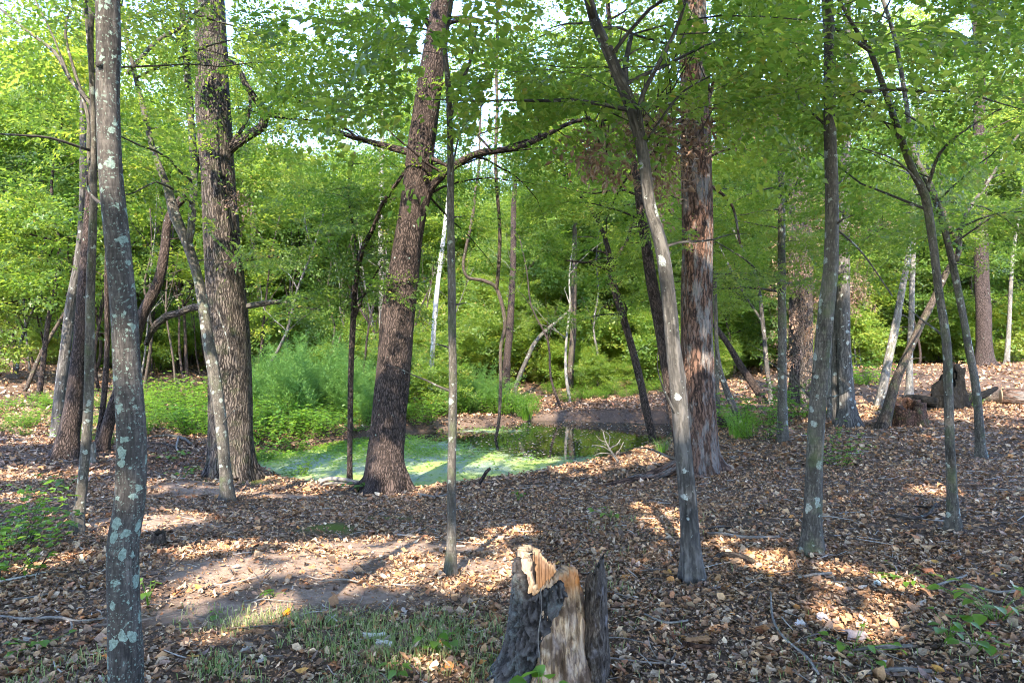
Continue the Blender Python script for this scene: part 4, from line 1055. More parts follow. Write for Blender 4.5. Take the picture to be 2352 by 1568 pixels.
def put(proto, x, y, sc, label, group, rz=None):
    z = float(ground(np.array([x]), np.array([y]))[0]) - .03
    rz = rng.uniform(0, 6.28) if rz is None else rz
    if proto.name not in used:
        used.add(proto.name); proto.location = (x, y, z); proto.rotation_euler = (0, 0, rz); proto.scale = (sc,) * 3
        proto['label'] = label; proto['group'] = group; return proto
    return dup(proto, (x, y, z), rz, sc, label, group)
def region(x, y):
    a = x / y
    if a < -.42: return "on the hillside left of the big oak"
    if a < -.12: return "beyond the green weeds behind the pond"
    if a < .28: return "in the thicket beyond the pond"
    return "beyond the leafy slope"
KL = ["many leaved slender tree", "dark green slender tree", "low yellow green tree", "tall slim green tree"]
RG = {"on the hillside left of the big oak": "growing on the sunny hillside behind the oak", "beyond the green weeds behind the pond": "growing beyond the tall green weeds", "in the thicket beyond the pond": "growing in the thicket beyond the pond", "beyond the leafy slope": "growing beyond the leaf strewn slope"}
# understory
pts = []
tries = 0
while len(pts) < 112 and tries < 8000:
    tries += 1
    y = (rng.random() * (46 ** 2 - 17 ** 2) + 17 ** 2) ** .5; x = rng.uniform(-1, 1) * (y * .80 + 1)
    if fbm(x, y, .11, 2, 5) < -.12: continue
    if pond_sd(np.array([x]), np.array([y]))[0] < 1.5: continue
    a = x / y
    if a > .15 and y < 27: continue                # open slope
    if -.1 < a < .35 and y < 27: continue           # far bank
    if -.42 < a < -.1 and y < 22: continue           # weeds
    if a < -.42 and (y < 19 or (y < 25 and rng.random() < .55)): continue
    if any((x - p[0]) ** 2 + (y - p[1]) ** 2 < 1.4 ** 2 for p in pts): continue
    pts.append((x, y))
for i in range(80):
    y = rng.uniform(46, 78); pts.append((rng.uniform(-.8, .8) * y, y))
for x, y in pts:
    k = int(rng.choice(4, p=[.3, .34, .12, .24]))
    g = RG[region(x, y)]
    put(PROT_U[k], x, y, rng.uniform(.8, 1.3) * (1.35 if y > 46 else 1), KL[k] + " " + g, "understory trees " + g)
pts = []; tries = 0
while len(pts) < 60 and tries < 8000:
    tries += 1
    y = (rng.random() * (85 ** 2 - 24 ** 2) + 24 ** 2) ** .5; x = rng.uniform(-1, 1) * (y * .82 + 2)
    if x / y > .1 and y < 30: continue
    if any((x - p[0]) ** 2 + (y - p[1]) ** 2 < 4.2 ** 2 for p in pts): continue
    pts.append((x, y))
TL = ["tall straight tree with high green crown", "tall pale barked tree with yellowish crown", "dark barked woodland tree"]
for x, y in pts:
    k = int(rng.choice(3)); g = RG[region(x, y)]
    put(PROT_T[k], x, y, rng.uniform(.75, 1.15), TL[k] + " " + g, "tall trees " + g)
pts = []; tries = 0
while len(pts) < 160 and tries < 6000:
    tries += 1
    y = (rng.random() * (48 ** 2 - 15 ** 2) + 15 ** 2) ** .5; x = rng.uniform(-1, 1) * (y * .78)
    if pond_sd(np.array([x]), np.array([y]))[0] < 1: continue
    a = x / y
    if a > .15 and y < 28: continue
    if -.12 < a < .3 and y < 27: continue
    if a < -.38 and y < 27: continue
    if a < -.3 and rng.random() < .5: continue
    if any((x - p[0]) ** 2 + (y - p[1]) ** 2 < 1.2 ** 2 for p in pts): continue
    pts.append((x, y))
for x, y in pts:
    k = int(rng.choice(2)); g = RG[region(x, y)]
    put(PROT_S[k], x, y, rng.uniform(.6, 1.3) * (1.6 if y > 28 and rng.random() < .5 else 1), ["bushy green shrub", "bushy yellow green shrub"][k] + " " + g, "shrubs " + g)

# thin bare stems of the far thicket
def pole_mesh(seed):
    rg = np.random.default_rng(seed); H = 6.5; dx, dy = rg.normal(0, .12, 2)
    rows = [[dx * H * t + rg.normal(0, .08), dy * H * t + rg.normal(0, .08), -.2 + H * t, .045 * (1 - .7 * t)] for t in (0, .2, .4, .6, .8, 1)]
    ac = Acc(); ac.add(*tube(catmull(rows, .4), 7)); 
    for b_ in range(4):
        q = rows[2 + b_ % 3]; ac.add(*tube(catmull(grow(rg, q[:3], rg.uniform(0, 6.28), rg.uniform(.5, 1.1), 1.8, .018, .0), .3), 4))
    return ac.mesh("stem")
PM = [pole_mesh(s) for s in range(940, 946)]
for k, me in enumerate(PM): me.materials.append(M[['bark_dark', 'bark_brown', 'bark_grey', 'bark_dark', 'bark_pale', 'bark_dark'][k]])
for i in range(190):
    y = rng.uniform(20 if i % 2 else 24, 46); x = rng.uniform(-.76, .76) * y
    if i % 3 == 0: x = rng.uniform(-.76, -.4) * y
    if -.1 < x / y < .25 and rng.random() < .35: continue
    if x / y > .15 and y < 29: continue
    z = float(ground(np.array([x]), np.array([y]))[0]); g = RG[region(x, y)]
    k = rng.integers(6)
    o = obj("bare_stem", PM[k], None, None, (x, y, z), label=["dark", "brown", "grey", "dark", "pale", "dark"][k] + " thin bare stem " + g, category="tree", group="thin stems " + g)
    s = rng.uniform(.7, 1.5); o.scale = (s, s, rng.uniform(.8, 1.2)); o.rotation_euler = (rng.normal(0, .09), rng.normal(0, .09), rng.uniform(0, 6.28))

# ------------------------------------------------------------------ green growth round the pond
def herb_proto(seed, h=.35, n=26, leafm='herb', spread=.22, leaf=.05):
    rg = np.random.default_rng(seed); ac = Acc(); Bs = []; Ds = []; Ns = []; Sz = []
    for i in range(n):
        a = rg.uniform(0, 6.28); r = spread * rg.random() ** .5
        p = grow(rg, (math.cos(a) * r, math.sin(a) * r, -.02), a, rg.uniform(.9, 1.45), h * rg.uniform(.6, 1.2), .003, .3, 5)
        ac.add(*tube(p, 3, cap=False))
        for j in range(1, 6):
            for q in range(3):
                az = rg.uniform(0, 6.28); d = np.array([math.cos(az), math.sin(az), rg.uniform(-.2, .5)]); d /= np.linalg.norm(d)
                Bs.append(p[j, :3]); Ds.append(d); nn = np.array([0, 0, 1.]) + rg.normal(0, .3, 3); nn -= d * (nn @ d); Ns.append(nn / np.linalg.norm(nn)); Sz.append(leaf * rg.uniform(.6, 1.3))
    V = leaf_verts(np.array(Bs), np.array(Ds), np.array(Ns), np.array(Sz), .3).reshape(-1, 3); m_ = len(V) // 4; i = np.arange(m_)[:, None] * 4
    T = np.concatenate([i + [0, 1, 2], i + [0, 2, 3]])
    return ac.mesh("stems"), mk_mesh("leaves", V, None, T, vattr={"v": np.repeat(rg.uniform(.1, .8, m_), 4)})
def fennel_proto(seed, h=1.3, n=14):
    rg = np.random.default_rng(seed); ac = Acc(); Vs = []
    for i in range(n):
        a = rg.uniform(0, 6.28); r = .25 * rg.random() ** .5
        p = grow(rg, (math.cos(a) * r, math.sin(a) * r, 0), a, rg.uniform(1.2, 1.55), h * rg.uniform(.6, 1.15), .006, .1, 9)
        ac.add(*tube(p, 3, cap=False), v=.5)
        for j in range(2, 10):
            for q in range(16):
                az = rg.uniform(0, 6.28); el = rg.uniform(.2, 1.1); d = np.array([math.cos(az) * math.cos(el), math.sin(az) * math.cos(el), math.sin(el)])
                L = rg.uniform(.08, .20) * (1.2 - j / 12); b0 = p[j, :3] + rg.normal(0, .03, 3); w_ = np.cross(d, [0, 0, 1.]); w_ /= np.linalg.norm(w_)
                Vs.append([b0, b0 + d * L * .5 + w_ * .006, b0 + d * L + [0, 0, -.02], b0 + d * L * .5 - w_ * .006])
    V = np.array(Vs).reshape(-1, 3); m_ = len(V) // 4; i = np.arange(m_)[:, None] * 4
    T = np.concatenate([i + [0, 1, 2], i + [0, 2, 3]])
    return ac.mesh("stems"), mk_mesh("fronds", V, None, T, vattr={"v": np.repeat(rg.uniform(.1, .8, m_), 4)})
def grass_proto(seed, h=.4, n=70, spread=.12):
    rg = np.random.default_rng(seed); Vs = []; Q = []
    for i in range(n):
        a = rg.uniform(0, 6.28); r = spread * rg.random() ** .5; c = np.array([math.cos(a) * r, math.sin(a) * r, -.01]); L = h * rg.uniform(.5, 1.2)
        b_ = a + rg.normal(0, .6); dx = np.array([math.cos(b_), math.sin(b_), 0]); w_ = np.array([-math.sin(b_), math.cos(b_), 0]) * .004; le = rg.uniform(.2, .8); k = len(Vs)
        for t in (0, .4, .75): 
            p = c + dx * L * le * t ** 2 + [0, 0, L * t * (1 - .25 * t * le)]; ww = w_ * (1 - t * .7); Vs += [p - ww, p + ww]
        Vs.append(c + dx * L * le + [0, 0, L * (1 - .3 * le)])
        Q += [(k, k + 1, k + 3, k + 2), (k + 2, k + 3, k + 5, k + 4)]
    T = [(7 * i + 4, 7 * i + 5, 7 * i + 6) for i in range(n)]
    return mk_mesh("grass", np.array(Vs), np.array(Q), np.array(T), vattr={"v": np.repeat(rg.uniform(.1, .8, n), 7)})
HP = [herb_proto(s, .38 + .1 * (s % 3), 30, leaf=.045 + .01 * (s % 2)) for s in range(4)]
for a, b_ in HP: a.materials.append(M['bark_brown']); b_.materials.append(M['herb'])
FP = [fennel_proto(s) for s in range(3)]
for a, b_ in FP: a.materials.append(M['fennel']); b_.materials.append(M['fennel'])
GP = [grass_proto(s) for s in range(3)]
for a in GP: a.materials.append(M['herb'])
def plant(protos, name, part2, x, y, sc, label, cat, group):
    z = float(ground(np.array([x]), np.array([y]))[0])
    t = thing(name, label, cat, (x, y, z), group, rng.uniform(0, 6.28)); t.scale = (sc, sc, sc)
    pr = protos[rng.integers(len(protos))]
    if isinstance(pr, tuple):
        obj('stems', pr[0], None, t); obj(part2, pr[1], None, t)
    else: obj(part2, pr, None, t)
    return t
# tall feathery weeds
n = 0
while n < 60:
    u = rng.uniform(590, 880); d = rng.uniform(17.5, 23); x = (u - 1176) / F * d
    if pond_sd(np.array([x]), np.array([d]))[0] < .4: continue
    plant(FP, "feathery_weed", "fronds", x, d, rng.uniform(.9, 1.5) * (1.15 if 680 < u < 830 else .9), "tall feathery green weed on the pond bank between the oak and the leaning trunk", "plant", "tall feathery weeds on the pond bank"); n += 1
n = 0
while n < 12:
    u = rng.uniform(1020, 1130); d = rng.uniform(20.5, 24); x = (u - 1176) / F * d
    plant(FP, "feathery_weed", "fronds", x, d, rng.uniform(.7, 1.2), "feathery green weed at the far end of the pond beside the white trunk", "plant", "feathery weeds at the far end of the pond"); n += 1
n = 0
while n < 210:
    u = rng.uniform(330, 1010); d = rng.uniform(13.5, 23); x = (u - 1176) / F * d
    sd = pond_sd(np.array([x]), np.array([d]))[0]
    if sd < .12 or (u < 600 and d < 14.5 + rng.random()) or (u < 480 and d > 21): continue
    g = "low leafy weeds on the pond bank behind the oak"
    plant(HP, "leafy_weed", "leaves", x, d, rng.uniform(.8, 1.8), ("low leafy weed on the bank seen between the lichen spotted trunk and the oak" if u < 480 else "low bright green leafy weed behind the big furrowed oak" if u < 575 else "low bright leafy weed between the oak and the black sapling" if u < 800 else "low leafy weed behind the thick leaning trunk"), "plant", g); n += 1
n = 0
while n < 75:
    u = rng.uniform(1030, 1230); d = rng.uniform(20.6, 26); x = (u - 1176) / F * d
    if pond_sd(np.array([x]), np.array([d]))[0] < .3: continue
    plant(HP, "leafy_weed", "leaves", x, d, rng.uniform(.8, 1.6) * (.7 if u > 1170 else 1), "bright leafy weed on the far bank near the looping vine", "plant", "leafy weeds on the far bank"); n += 1
for i in range(16):
    u = rng.uniform(1120, 1215); d = 21 + rng.random() * 1.2
    plant(GP, "grass_tuft", "blades", (u - 1176) / F * d, d, rng.uniform(1.3, 2.), "long grass tuft hanging over the far pond edge", "grass", "grass tufts at the far pond edge")
for i in range(60):
    u = rng.uniform(1250, 1530); d = rng.uniform(25, 31)
    plant(HP, "leafy_weed", "leaves", (u - 1176) / F * d, d, rng.uniform(.6, 1.2), "yellow green ground weed behind the bare mud bank", "plant", "ground weeds behind the mud bank")
for i in range(40):   # left, around the thicket foot
    u = rng.uniform(-20, 330); d = rng.uniform(12.5, 19); x = (u - 1176) / F * d
    plant(HP, "leafy_weed", "leaves", x, d, rng.uniform(.5, 1.1), "small leafy weed under the thicket left of the oak", "plant", "small weeds under the thicket")
# low floating and edge weeds on the water
def water_weed():
    rg = np.random.default_rng(8); n = 120000
    x = rg.uniform(-6, 5, n); y = rg.uniform(11, 21.2, n); sd = pond_sd(x, y); wm = weed_mask(x, y) + fbm(x, y, 2.2, 3, 2) * .5
    k = (sd < .1) & (wm > rg.uniform(.35, 1.1, n)) & ((y > 15.4 + .25 * x + rg.normal(0, .8, n)) | (rg.random(n) < .06))
    x, y = x[k], y[k]; n = len(x)
    a = rg.uniform(0, 6.28, n); el = rg.uniform(-.05, .5, n); D = np.stack([np.cos(a) * np.cos(el), np.sin(a) * np.cos(el), np.sin(el)], -1)
    N = np.stack([rg.normal(0, .2, n), rg.normal(0, .2, n), np.ones(n)], -1); N -= D * (N * D).sum(1, keepdims=True); N /= np.linalg.norm(N, axis=1, keepdims=True)
    V = leaf_verts(np.stack([x, y, WATER + rg.uniform(.005, .10, n)], -1), D, N, rg.uniform(.03, .09, n), .36).reshape(-1, 3); i = np.arange(n)[:, None] * 4
    obj("floating_weed", mk_mesh("floating_weed", V, None, np.concatenate([i + [0, 1, 2], i + [0, 2, 3]]), vattr={"v": np.repeat(rg.uniform(.2, .9, n), 4)}), M['herb'], kind='stuff', label="green water weed floating on the pond", category="water weed")
    # brown leaves floating on the open water
    n = 2600; x = rg.uniform(-1, 5, n); y = rg.uniform(14, 21, n); k = (pond_sd(x, y) < -.05) & (rg.random(n) < .75); x, y = x[k], y[k]; n = len(x)
    a = rg.uniform(0, 6.28, n); D = np.stack([np.cos(a), np.sin(a), 0 * a], -1); N = np.tile([0, 0, 1.], (n, 1))
    V = leaf_verts(np.stack([x, y, WATER + rg.uniform(.003, .012, n)], -1), D, N, rg.uniform(.03, .09, n), .3, .04).reshape(-1, 3); i = np.arange(n)[:, None] * 4
    c = PAL[rg.integers(0, len(PAL), n)]
    obj("floating_leaves", mk_mesh("floating_leaves", V, None, np.concatenate([i + [0, 1, 2], i + [0, 2, 3]]), vattr={"c": np.repeat(c, 4, 0)}), M['litter'], kind='stuff', label="brown leaves floating on the open dark water", category="floating leaves")
water_weed()

# ------------------------------------------------------------------ foreground grass
def grass():
    rg = np.random.default_rng(15); n = 420000
    y = (rg.random(n) * (7 ** 2 - 1.9 ** 2) + 1.9 ** 2) ** .5; x = rg.uniform(-1, 1, n) * (y * .78)
    u = 1176 + x / y * F; v = 784 + (EYE - ground(x, y, False)) / y * F
    m = sstep(1385, 1450, v) * sstep(1190, 1130, u) * sstep(360, 520, u) * .9
    m = np.maximum(m, sstep(1440, 1500, v) * sstep(360, 200, u) * .3); m = np.maximum(m, sstep(1300, 1500, v) * (u > 1400) * .06)
    m = np.maximum(m, np.exp(-((u - 1480) / 110) ** 2 - ((v - 1155) / 40) ** 2) * .5); m = np.maximum(m, np.exp(-((u - 1420) / 60) ** 2 - ((v - 1340) / 60) ** 2) * .3)
    m = m * sstep(-.2, .4, fbm(x, y, 3.2, 4, 2)) * .40
    k = rg.random(n) < m; x, y = x[k], y[k]; n = len(x); z = ground(x, y)
    a = rg.uniform(0, 6.28, n); L = rg.uniform(.025, .08, n); le = rg.uniform(.2, .9, n)
    dx = np.stack([np.cos(a), np.sin(a), 0 * a], -1); w_ = np.stack([-np.sin(a), np.cos(a), 0 * a], -1) * .0024
    c = np.stack([x, y, z], -1); p1 = c + dx * (L * le * .3)[:, None] + np.stack([0 * L, 0 * L, L * .6], -1); p2 = c + dx * (L * le)[:, None] + np.stack([0 * L, 0 * L, L * .85], -1)
    V = np.stack([c - w_, c + w_, p1 + w_ * .8, p1 - w_ * .8, p2], 1).reshape(-1, 3); i = np.arange(n)[:, None] * 5
    me = mk_mesh("grass", V, (i + [0, 1, 2, 3]), (i + [3, 2, 4]), vattr={"v": np.repeat(rg.uniform(.1, .9, n), 5)})
    obj("grass", me, M['grass'], kind='stuff', label="sparse short grass among the fallen leaves", category="grass")
M['grass'] = leaf_mat("grass_green", (.13, .18, .05), (.22, .26, .09), (.38, .34, .18), (.18, .34, .07), (.40, .5, .16))
grass()

# broad leaved seedlings
def seedling_mesh(rg, n, leafL, h, spread):
    ac = Acc(); V = []; Q = []; k = 0
    for i in range(n):
        a = rg.uniform(0, 6.28) if n > 1 else 0; r = spread * rg.uniform(.2, 1)
        tip = np.array([math.cos(a) * r, math.sin(a) * r, h * rg.uniform(.6, 1.1)])
        ac.add(*tube(np.array([[0, 0, -.01, .002], [*(tip * [.4, .4, .6]), .0018], [*tip, .0012]]), 4, cap=False))
        L = leafL * rg.uniform(.7, 1.15); az = a + rg.normal(0, .5); el = rg.normal(-.1, .25)
        D = np.array([math.cos(az) * math.cos(el), math.sin(az) * math.cos(el), math.sin(el)]); N = np.array([0, 0, 1.]) + rg.normal(0, .2, 3); N -= D * (N @ D); N /= np.linalg.norm(N); W = np.cross(N, D)
        t = np.array([0, .15, .35, .55, .8, 1]); wv = np.array([.02, .30, .42, .36, .2, .0]) * L
        m_ = tip + D * (t * L)[:, None] - N * (t ** 2 * L * .15)[:, None]; l = m_ + W * wv[:, None] + N * (wv * .25)[:, None]; r_ = m_ - W * wv[:, None] + N * (wv * .25)[:, None]
        V += [m_, l, r_]
        for j in range(5): Q += [(k + j, k + 6 + j, k + 7 + j, k + j + 1), (k + j, k + j + 1, k + 13 + j, k + 12 + j)]
        k += 18
    V = np.concatenate(V)
    return ac.mesh("stem"), mk_mesh("leaf_set", V, np.array(Q), vattr={"v": rg.uniform(.2, .7) + 0 * V[:, 0]}, smooth=True)
def seedling(u, v, n, leafL, h, spread, label, seed, mat='herb', at=None):
    rg = np.random.default_rng(seed); p = G(u, v) if at is None else np.array(at)
    t = thing("seedling", label, "plant", p); a, b_ = seedling_mesh(rg, n, leafL, h, spread)
    obj('stem', a, M[mat], t); obj('leaves', b_, M[mat], t)
seedling(1240, 1600, 9, .10, .215, .09, "broad leaved green seedling at the very foot of the broken stump", 1, at=(.11, 2.70, 0.0))
for i, (u, v, n, L, h, s, lb) in enumerate([(340, 1400, 7, .06, .16, .06, "light green seedling against the side of the lichen spotted trunk"), (1000, 1500, 9, .06, .10, .10, "green seedling in the grass left of the broken stump"),
        (910, 1560, 6, .05, .06, .08, "small broad leaved seedling in the short grass near the bottom edge"), (2290, 1430, 22, .075, .16, .28, "biggest clump of green seedling leaves near the lower corner of the slope"),
        (2180, 1470, 10, .06, .12, .14, "green seedling next to the biggest clump of seedling leaves"), (2080, 1330, 14, .045, .05, .30, "faint creeping green seedling on the slope below the mossy slender trunk"),
        (1960, 1500, 14, .05, .08, .25, "straggling green seedling below the speckled slender trunk"), (2240, 1500, 10, .07, .10, .16, "green seedling at the bottom of the slope under the biggest clump"),
        (500, 1420, 3, .05, .04, .05, "tiny seedling at the edge of the sandy sunlit spot"), (90, 1490, 10, .05, .05, .14, "low green rosette in the litter near the lower corner"),
        (1190, 1150, 8, .06, .12, .1, "small green plant on the slope above the broken stump"), (820, 1130, 12, .09, .16, .18, "leafy green plant at the foot of the leaning trunk"),
        (150, 1130, 10, .10, .2, .2, "green plant beside the foot of the thin double stemmed tree"), (60, 1140, 8, .08, .12, .2, "green plant in the shade at the edge of the thicket"),
        (420, 1100, 14, .09, .16, .3, "green plant on the mound beside the oak foot"), (400, 1060, 12, .09, .16, .3, "green plant in the dark hollow behind the mound"),
        (1405, 1190, 12, .06, .08, .25, "green plant on the middle of the leafy slope"), (630, 1370, 5, .05, .04, .08, "small seedling at the edge of the grass")]):
    seedling(u, v, n, L, h, s, lb, 40 + i)
def bush(u, v, label, sc, proto, n=1, name="shrub", at=None):
    p = G(u, v) if at is None else at
    t = thing(name, label, "shrub", p, None, rng.uniform(0, 6.28)); t.scale = (sc,) * 3
    pr = HP[proto % 4]; obj('stems', pr[0], None, t); obj('leaves', pr[1], None, t)
bush(-30, 1330, "green leafy bush cut by the left edge", 1.3, 0); bush(10, 1250, "smaller green bush at the edge above the cut one", 1.0, 1)
bush(1920, 1070, "small green bush beside the speckled slender trunk on the slope", 1.0, 2); bush(1690, 985, "grassy green fern clump near the sawn pole end", 1.5, 3)
bush(1740, 975, "tall green plant between the fern clump and the thin lichened trunk", 2.2, 0); bush(1840, 960, "green plant at the foot of the vine covered trunk", 2.0, 1)
bush(1750, 1010, "low green plant at the end of the pond", 1.4, 2); bush(2010, 880, "yellow green plant on the slope behind the paired trunk", 2.0, 1); bush(1980, 885, "green plant beside the yellow green one on the slope", 1.6, 3)
bush(680, 1095, "small green plant at the near pond edge", .8, 1); bush(2180, 905, "green plant beside the black stump", .8, 2); bush(590, 1060, "green plant hugging the oak's flank by the water", 1.3, 3)
for (u, v) in [(1695, 1000), (1705, 1005), (1715, 1000)]:
    p = G(u, v); t = thing("grass_tuft", "bright green grass tuft among ferns at the end of the pond", "grass", p, "grass tufts near the sawn pole"); t.scale = (1.4,) * 3; obj('blades', GP[0], None, t)
for (u, v) in [(2230, 935), (2250, 930), (2060, 975), (1520, 1040)]:
    p = G(u, v); t = thing("grass_tuft", {2230: "grass tuft in front of the black stump", 2250: "grass tuft below the sawn log", 2060: "grass tuft at the rotten stump", 1520: "grass tuft by the dead twigs at the pond"}[u], "grass", p); t.scale = (.9,) * 3; obj('blades', GP[1], None, t)

# ------------------------------------------------------------------ the broken stump
def stump():
    C = np.array([.18, 3.12, 0.0]); C[2] = float(ground(C[:1], C[1:2])[0])
    root = thing("broken_stump", "broken hollow stump with dark bark and torn tan wood", "tree stump", C)
    na, nh = 180, 96
    A = np.linspace(0, 2 * math.pi, na, endpoint=False)     # 0 = right, 270deg = towards the camera
    deg = np.degrees(A)
    def H(dg):
        keys = [0, 25, 50, 80, 120, 165, 185, 205, 222, 240, 262, 282, 290, 312, 330, 345, 360]
        hs = [.44, .42, .46, .50, .58, .625, .625, .60, .50, .45, .50, .53, .54, .555, .55, .50, .44]
        return np.interp(dg, keys, hs)
    hh = .94 * H(deg) + .014 * vnoise(deg * .25, 0 * deg, 1) + .016 * np.abs(vnoise(deg * .8, 0 * deg, 1, 5)) + .008 * vnoise(deg * 1.6, 0 * deg, 1, 6)
    t = np.linspace(0, 1, nh)[:, None]
    z = t * hh[None, :]
    def Rb(zz, dg):
        ell = 1 + .0 * dg
        fl = .075 * np.exp(-zz / .12) * (1 + .5 * np.cos(np.radians(dg - 200))) + .035 * np.clip(1 - zz / .6, 0, 1)
        return (.128 * ell + fl)
    x_ = deg[None, :] + 0 * z
    crk = sstep(.62, .9, np.abs(vnoise(x_ * .17 + 1.2 * vnoise(z * 9, x_ * .02, 1, 41), z * 3.2, 1.0, 21)))
    fib = -.022 * crk + vnoise(x_ * .35, z * 5, 1.0, 2) * .010 + vnoise(x_ * 1.1, z * 22, 1, 19) * .006 + vnoise(x_ * .9, z * 9, 1.0, 3) * .006 + vnoise(x_ * .12, z * 7, 1.0, 9) * .014 + vnoise(x_ * 2, z * 30, 1, 7) * .003
    r = Rb(z, x_) + fib
    pit = vnoise(x_ * .16, z * 11, 1.0, 13); r = r - .03 * sstep(.45, .8, pit)
    def ring(r, z): return np.stack([np.cos(A)[None, :] * r, np.sin(A)[None, :] * r * .92, z - .03 * (z < .001)], -1)
    lean = -.015
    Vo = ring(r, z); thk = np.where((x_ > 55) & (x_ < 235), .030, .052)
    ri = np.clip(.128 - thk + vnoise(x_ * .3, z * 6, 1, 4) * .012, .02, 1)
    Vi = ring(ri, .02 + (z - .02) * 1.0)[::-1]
    V = np.concatenate([Vo, Vi[:-0 or None]]); V[..., 0] += lean * V[..., 2]
    rows = V.shape[0]
    i = np.arange(rows - 1)[:, None] * na; j = np.arange(na)[None, :]; j2 = (j + 1) % na
    Q = np.stack([i + j, i + j2, i + na + j2, i + na + j], -1).reshape(-1, 4)
    V = V.reshape(-1, 3)
    topness = np.concatenate([(t + 0 * x_)[:], (t + 0 * x_)[::-1]]).ravel()
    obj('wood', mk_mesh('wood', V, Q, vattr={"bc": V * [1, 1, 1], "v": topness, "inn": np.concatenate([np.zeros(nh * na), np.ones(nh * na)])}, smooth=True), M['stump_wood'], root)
    # bark shell: covers from the back round the left to a ragged diagonal edge at the front
    nb_, nhb = 160, 116
    tz = np.linspace(0, 1, nhb)[:, None]
    edge = np.interp(tz[:, 0], [0, .1, .2, .3, .45, .55, .62, .7, .78, .86, 1], [238, 236, 240, 244, 250, 252, 262, 270, 286, 291, 289]) + 5 * vnoise(tz[:, 0] * 14, 0 * tz[:, 0], 1) + 3 * vnoise(tz[:, 0] * 40, 0 * tz[:, 0], 1, 3)
    s = np.linspace(0, 1, nb_)[None, :]
    dg = 95 + (edge[:, None] - 95) * s
    hb = np.interp(dg, [95, 130, 165, 195, 212, 225, 238, 255, 275, 295], [.50, .56, .60, .585, .52, .455, .445, .48, .505, .53]) + .008 * vnoise(dg * .6, 0 * dg, 1, 2)
    zb = tz * hb * .94
    wx = dg + 8 * vnoise(dg * .1, zb * 14, 1, 30); wz = zb + .012 * vnoise(dg * .12, zb * 10, 1, 31)
    ch = vnoise(wx * .26, wz * 44, 1, 1); ch2 = vnoise(dg * .6, zb * 85, 1, 2)
    ridge = .015 * sstep(-.3, .15, ch) + .006 * ch2 + .004 * vnoise(dg * 1.2, zb * 120, 1, 6)
    rb = Rb(zb, dg) + .018 + ridge + .02 * np.exp(-zb / .08) * np.abs(vnoise(dg * .06, zb * 3, 1, 8))
    an = np.radians(dg)
    def pt(rr): 
        q = np.stack([np.cos(an) * rr, np.sin(an) * rr * .92, zb - .02 * (zb < .001)], -1); q[..., 0] += lean * q[..., 2]; return q
    Vo = pt(rb); Vi = pt(Rb(zb, dg) - .012)
    n0 = nhb * nb_
    V = np.concatenate([Vo.reshape(-1, 3), Vi.reshape(-1, 3)])
    i = np.arange(nhb - 1)[:, None] * nb_; j = np.arange(nb_ - 1)[None, :]
    Qo = np.stack([i + j, i + j + 1, i + nb_ + j + 1, i + nb_ + j], -1).reshape(-1, 4); Qi = Qo[:, ::-1] + n0
    jt = (nhb - 1) * nb_ + np.arange(nb_ - 1); Qt = np.stack([jt, jt + 1, jt + 1 + n0, jt + n0], -1)
    it = np.arange(nhb - 1) * nb_ + nb_ - 1; Qe = np.stack([it, it + n0, it + nb_ + n0, it + nb_], -1); it2 = np.arange(nhb - 1) * nb_; Qf = np.stack([it2, it2 + nb_, it2 + nb_ + n0, it2 + n0], -1)
    cr = np.concatenate([(.25 + .55 * sstep(-.5, .3, ch) + .2 * ch2).ravel(), np.zeros(n0)])
    obj('bark', mk_mesh('bark', V, np.concatenate([Qo, Qi, Qt, Qe, Qf]), vattr={"bc": V, "v": cr}, smooth=True), M['stump_bark'], root)
    # upright shard of bark standing apart at the side
    ns_, nz = 40, 110
    tz = np.linspace(0, 1, nz)[:, None]; s = np.linspace(0, 1, ns_)[None, :]
    hs = .60 - .11 * (1 - s) ** 1.6 - .05 * np.clip(s - .85, 0, 1) * 4 + .022 * vnoise(s * 12, 0 * s, 1) + .014 * vnoise(s * 30, 0 * s, 1)
    zs = tz * hs * .94
    xs = .142 + .012 * zs + s * (.098 + .035 * (1 - zs / .55).clip(0, 1)) + .006 * vnoise(zs * 20, s * 0, 1)
    ys = -.05 - .07 * np.sin(s * math.pi) + .10 * s ** 2 - .02 * zs
    bm_ = .012 * vnoise(s * 9 + 0 * zs, zs * 30, 1, 3) + .008 * vnoise(s * 24 + 0 * zs, zs * 50, 1, 4)
    Vo = np.stack([xs + 0 * zs, ys - .012 + bm_, zs + 0 * s - .02 * (tz < .01)], -1); Vi = np.stack([xs + 0 * zs, ys + .03 + 0 * zs, zs + 0 * s - .02 * (tz < .01)], -1)
    n0 = nz * ns_; V = np.concatenate([Vo.reshape(-1, 3), Vi.reshape(-1, 3)]); nb_ = ns_
    i = np.arange(nz - 1)[:, None] * nb_; j = np.arange(nb_ - 1)[None, :]
    Qo = np.stack([i + j, i + j + 1, i + nb_ + j + 1, i + nb_ + j], -1).reshape(-1, 4); Qi = Qo[:, ::-1] + n0
    jt = (nz - 1) * nb_ + np.arange(nb_ - 1); Qt = np.stack([jt, jt + 1, jt + 1 + n0, jt + n0], -1)
    it = np.arange(nz - 1) * nb_ + nb_ - 1; Qe = np.stack([it, it + n0, it + nb_ + n0, it + nb_], -1); it2 = np.arange(nz - 1) * nb_; Qf = np.stack([it2, it2 + nb_, it2 + nb_ + n0, it2 + n0], -1)
    obj('bark_shard', mk_mesh('bark_shard', V, np.concatenate([Qo, Qi, Qt, Qe, Qf]), vattr={"bc": V, "v": np.concatenate([sstep(-.01, .012, -bm_).ravel(), np.zeros(n0)])}, smooth=True), M['stump_shard'], root, label="dark upright shard of bark standing apart")
    # thin dry vine on the bark
    ac = Acc(); z_ = np.linspace(.47, .02, 14); k_ = np.arange(14)
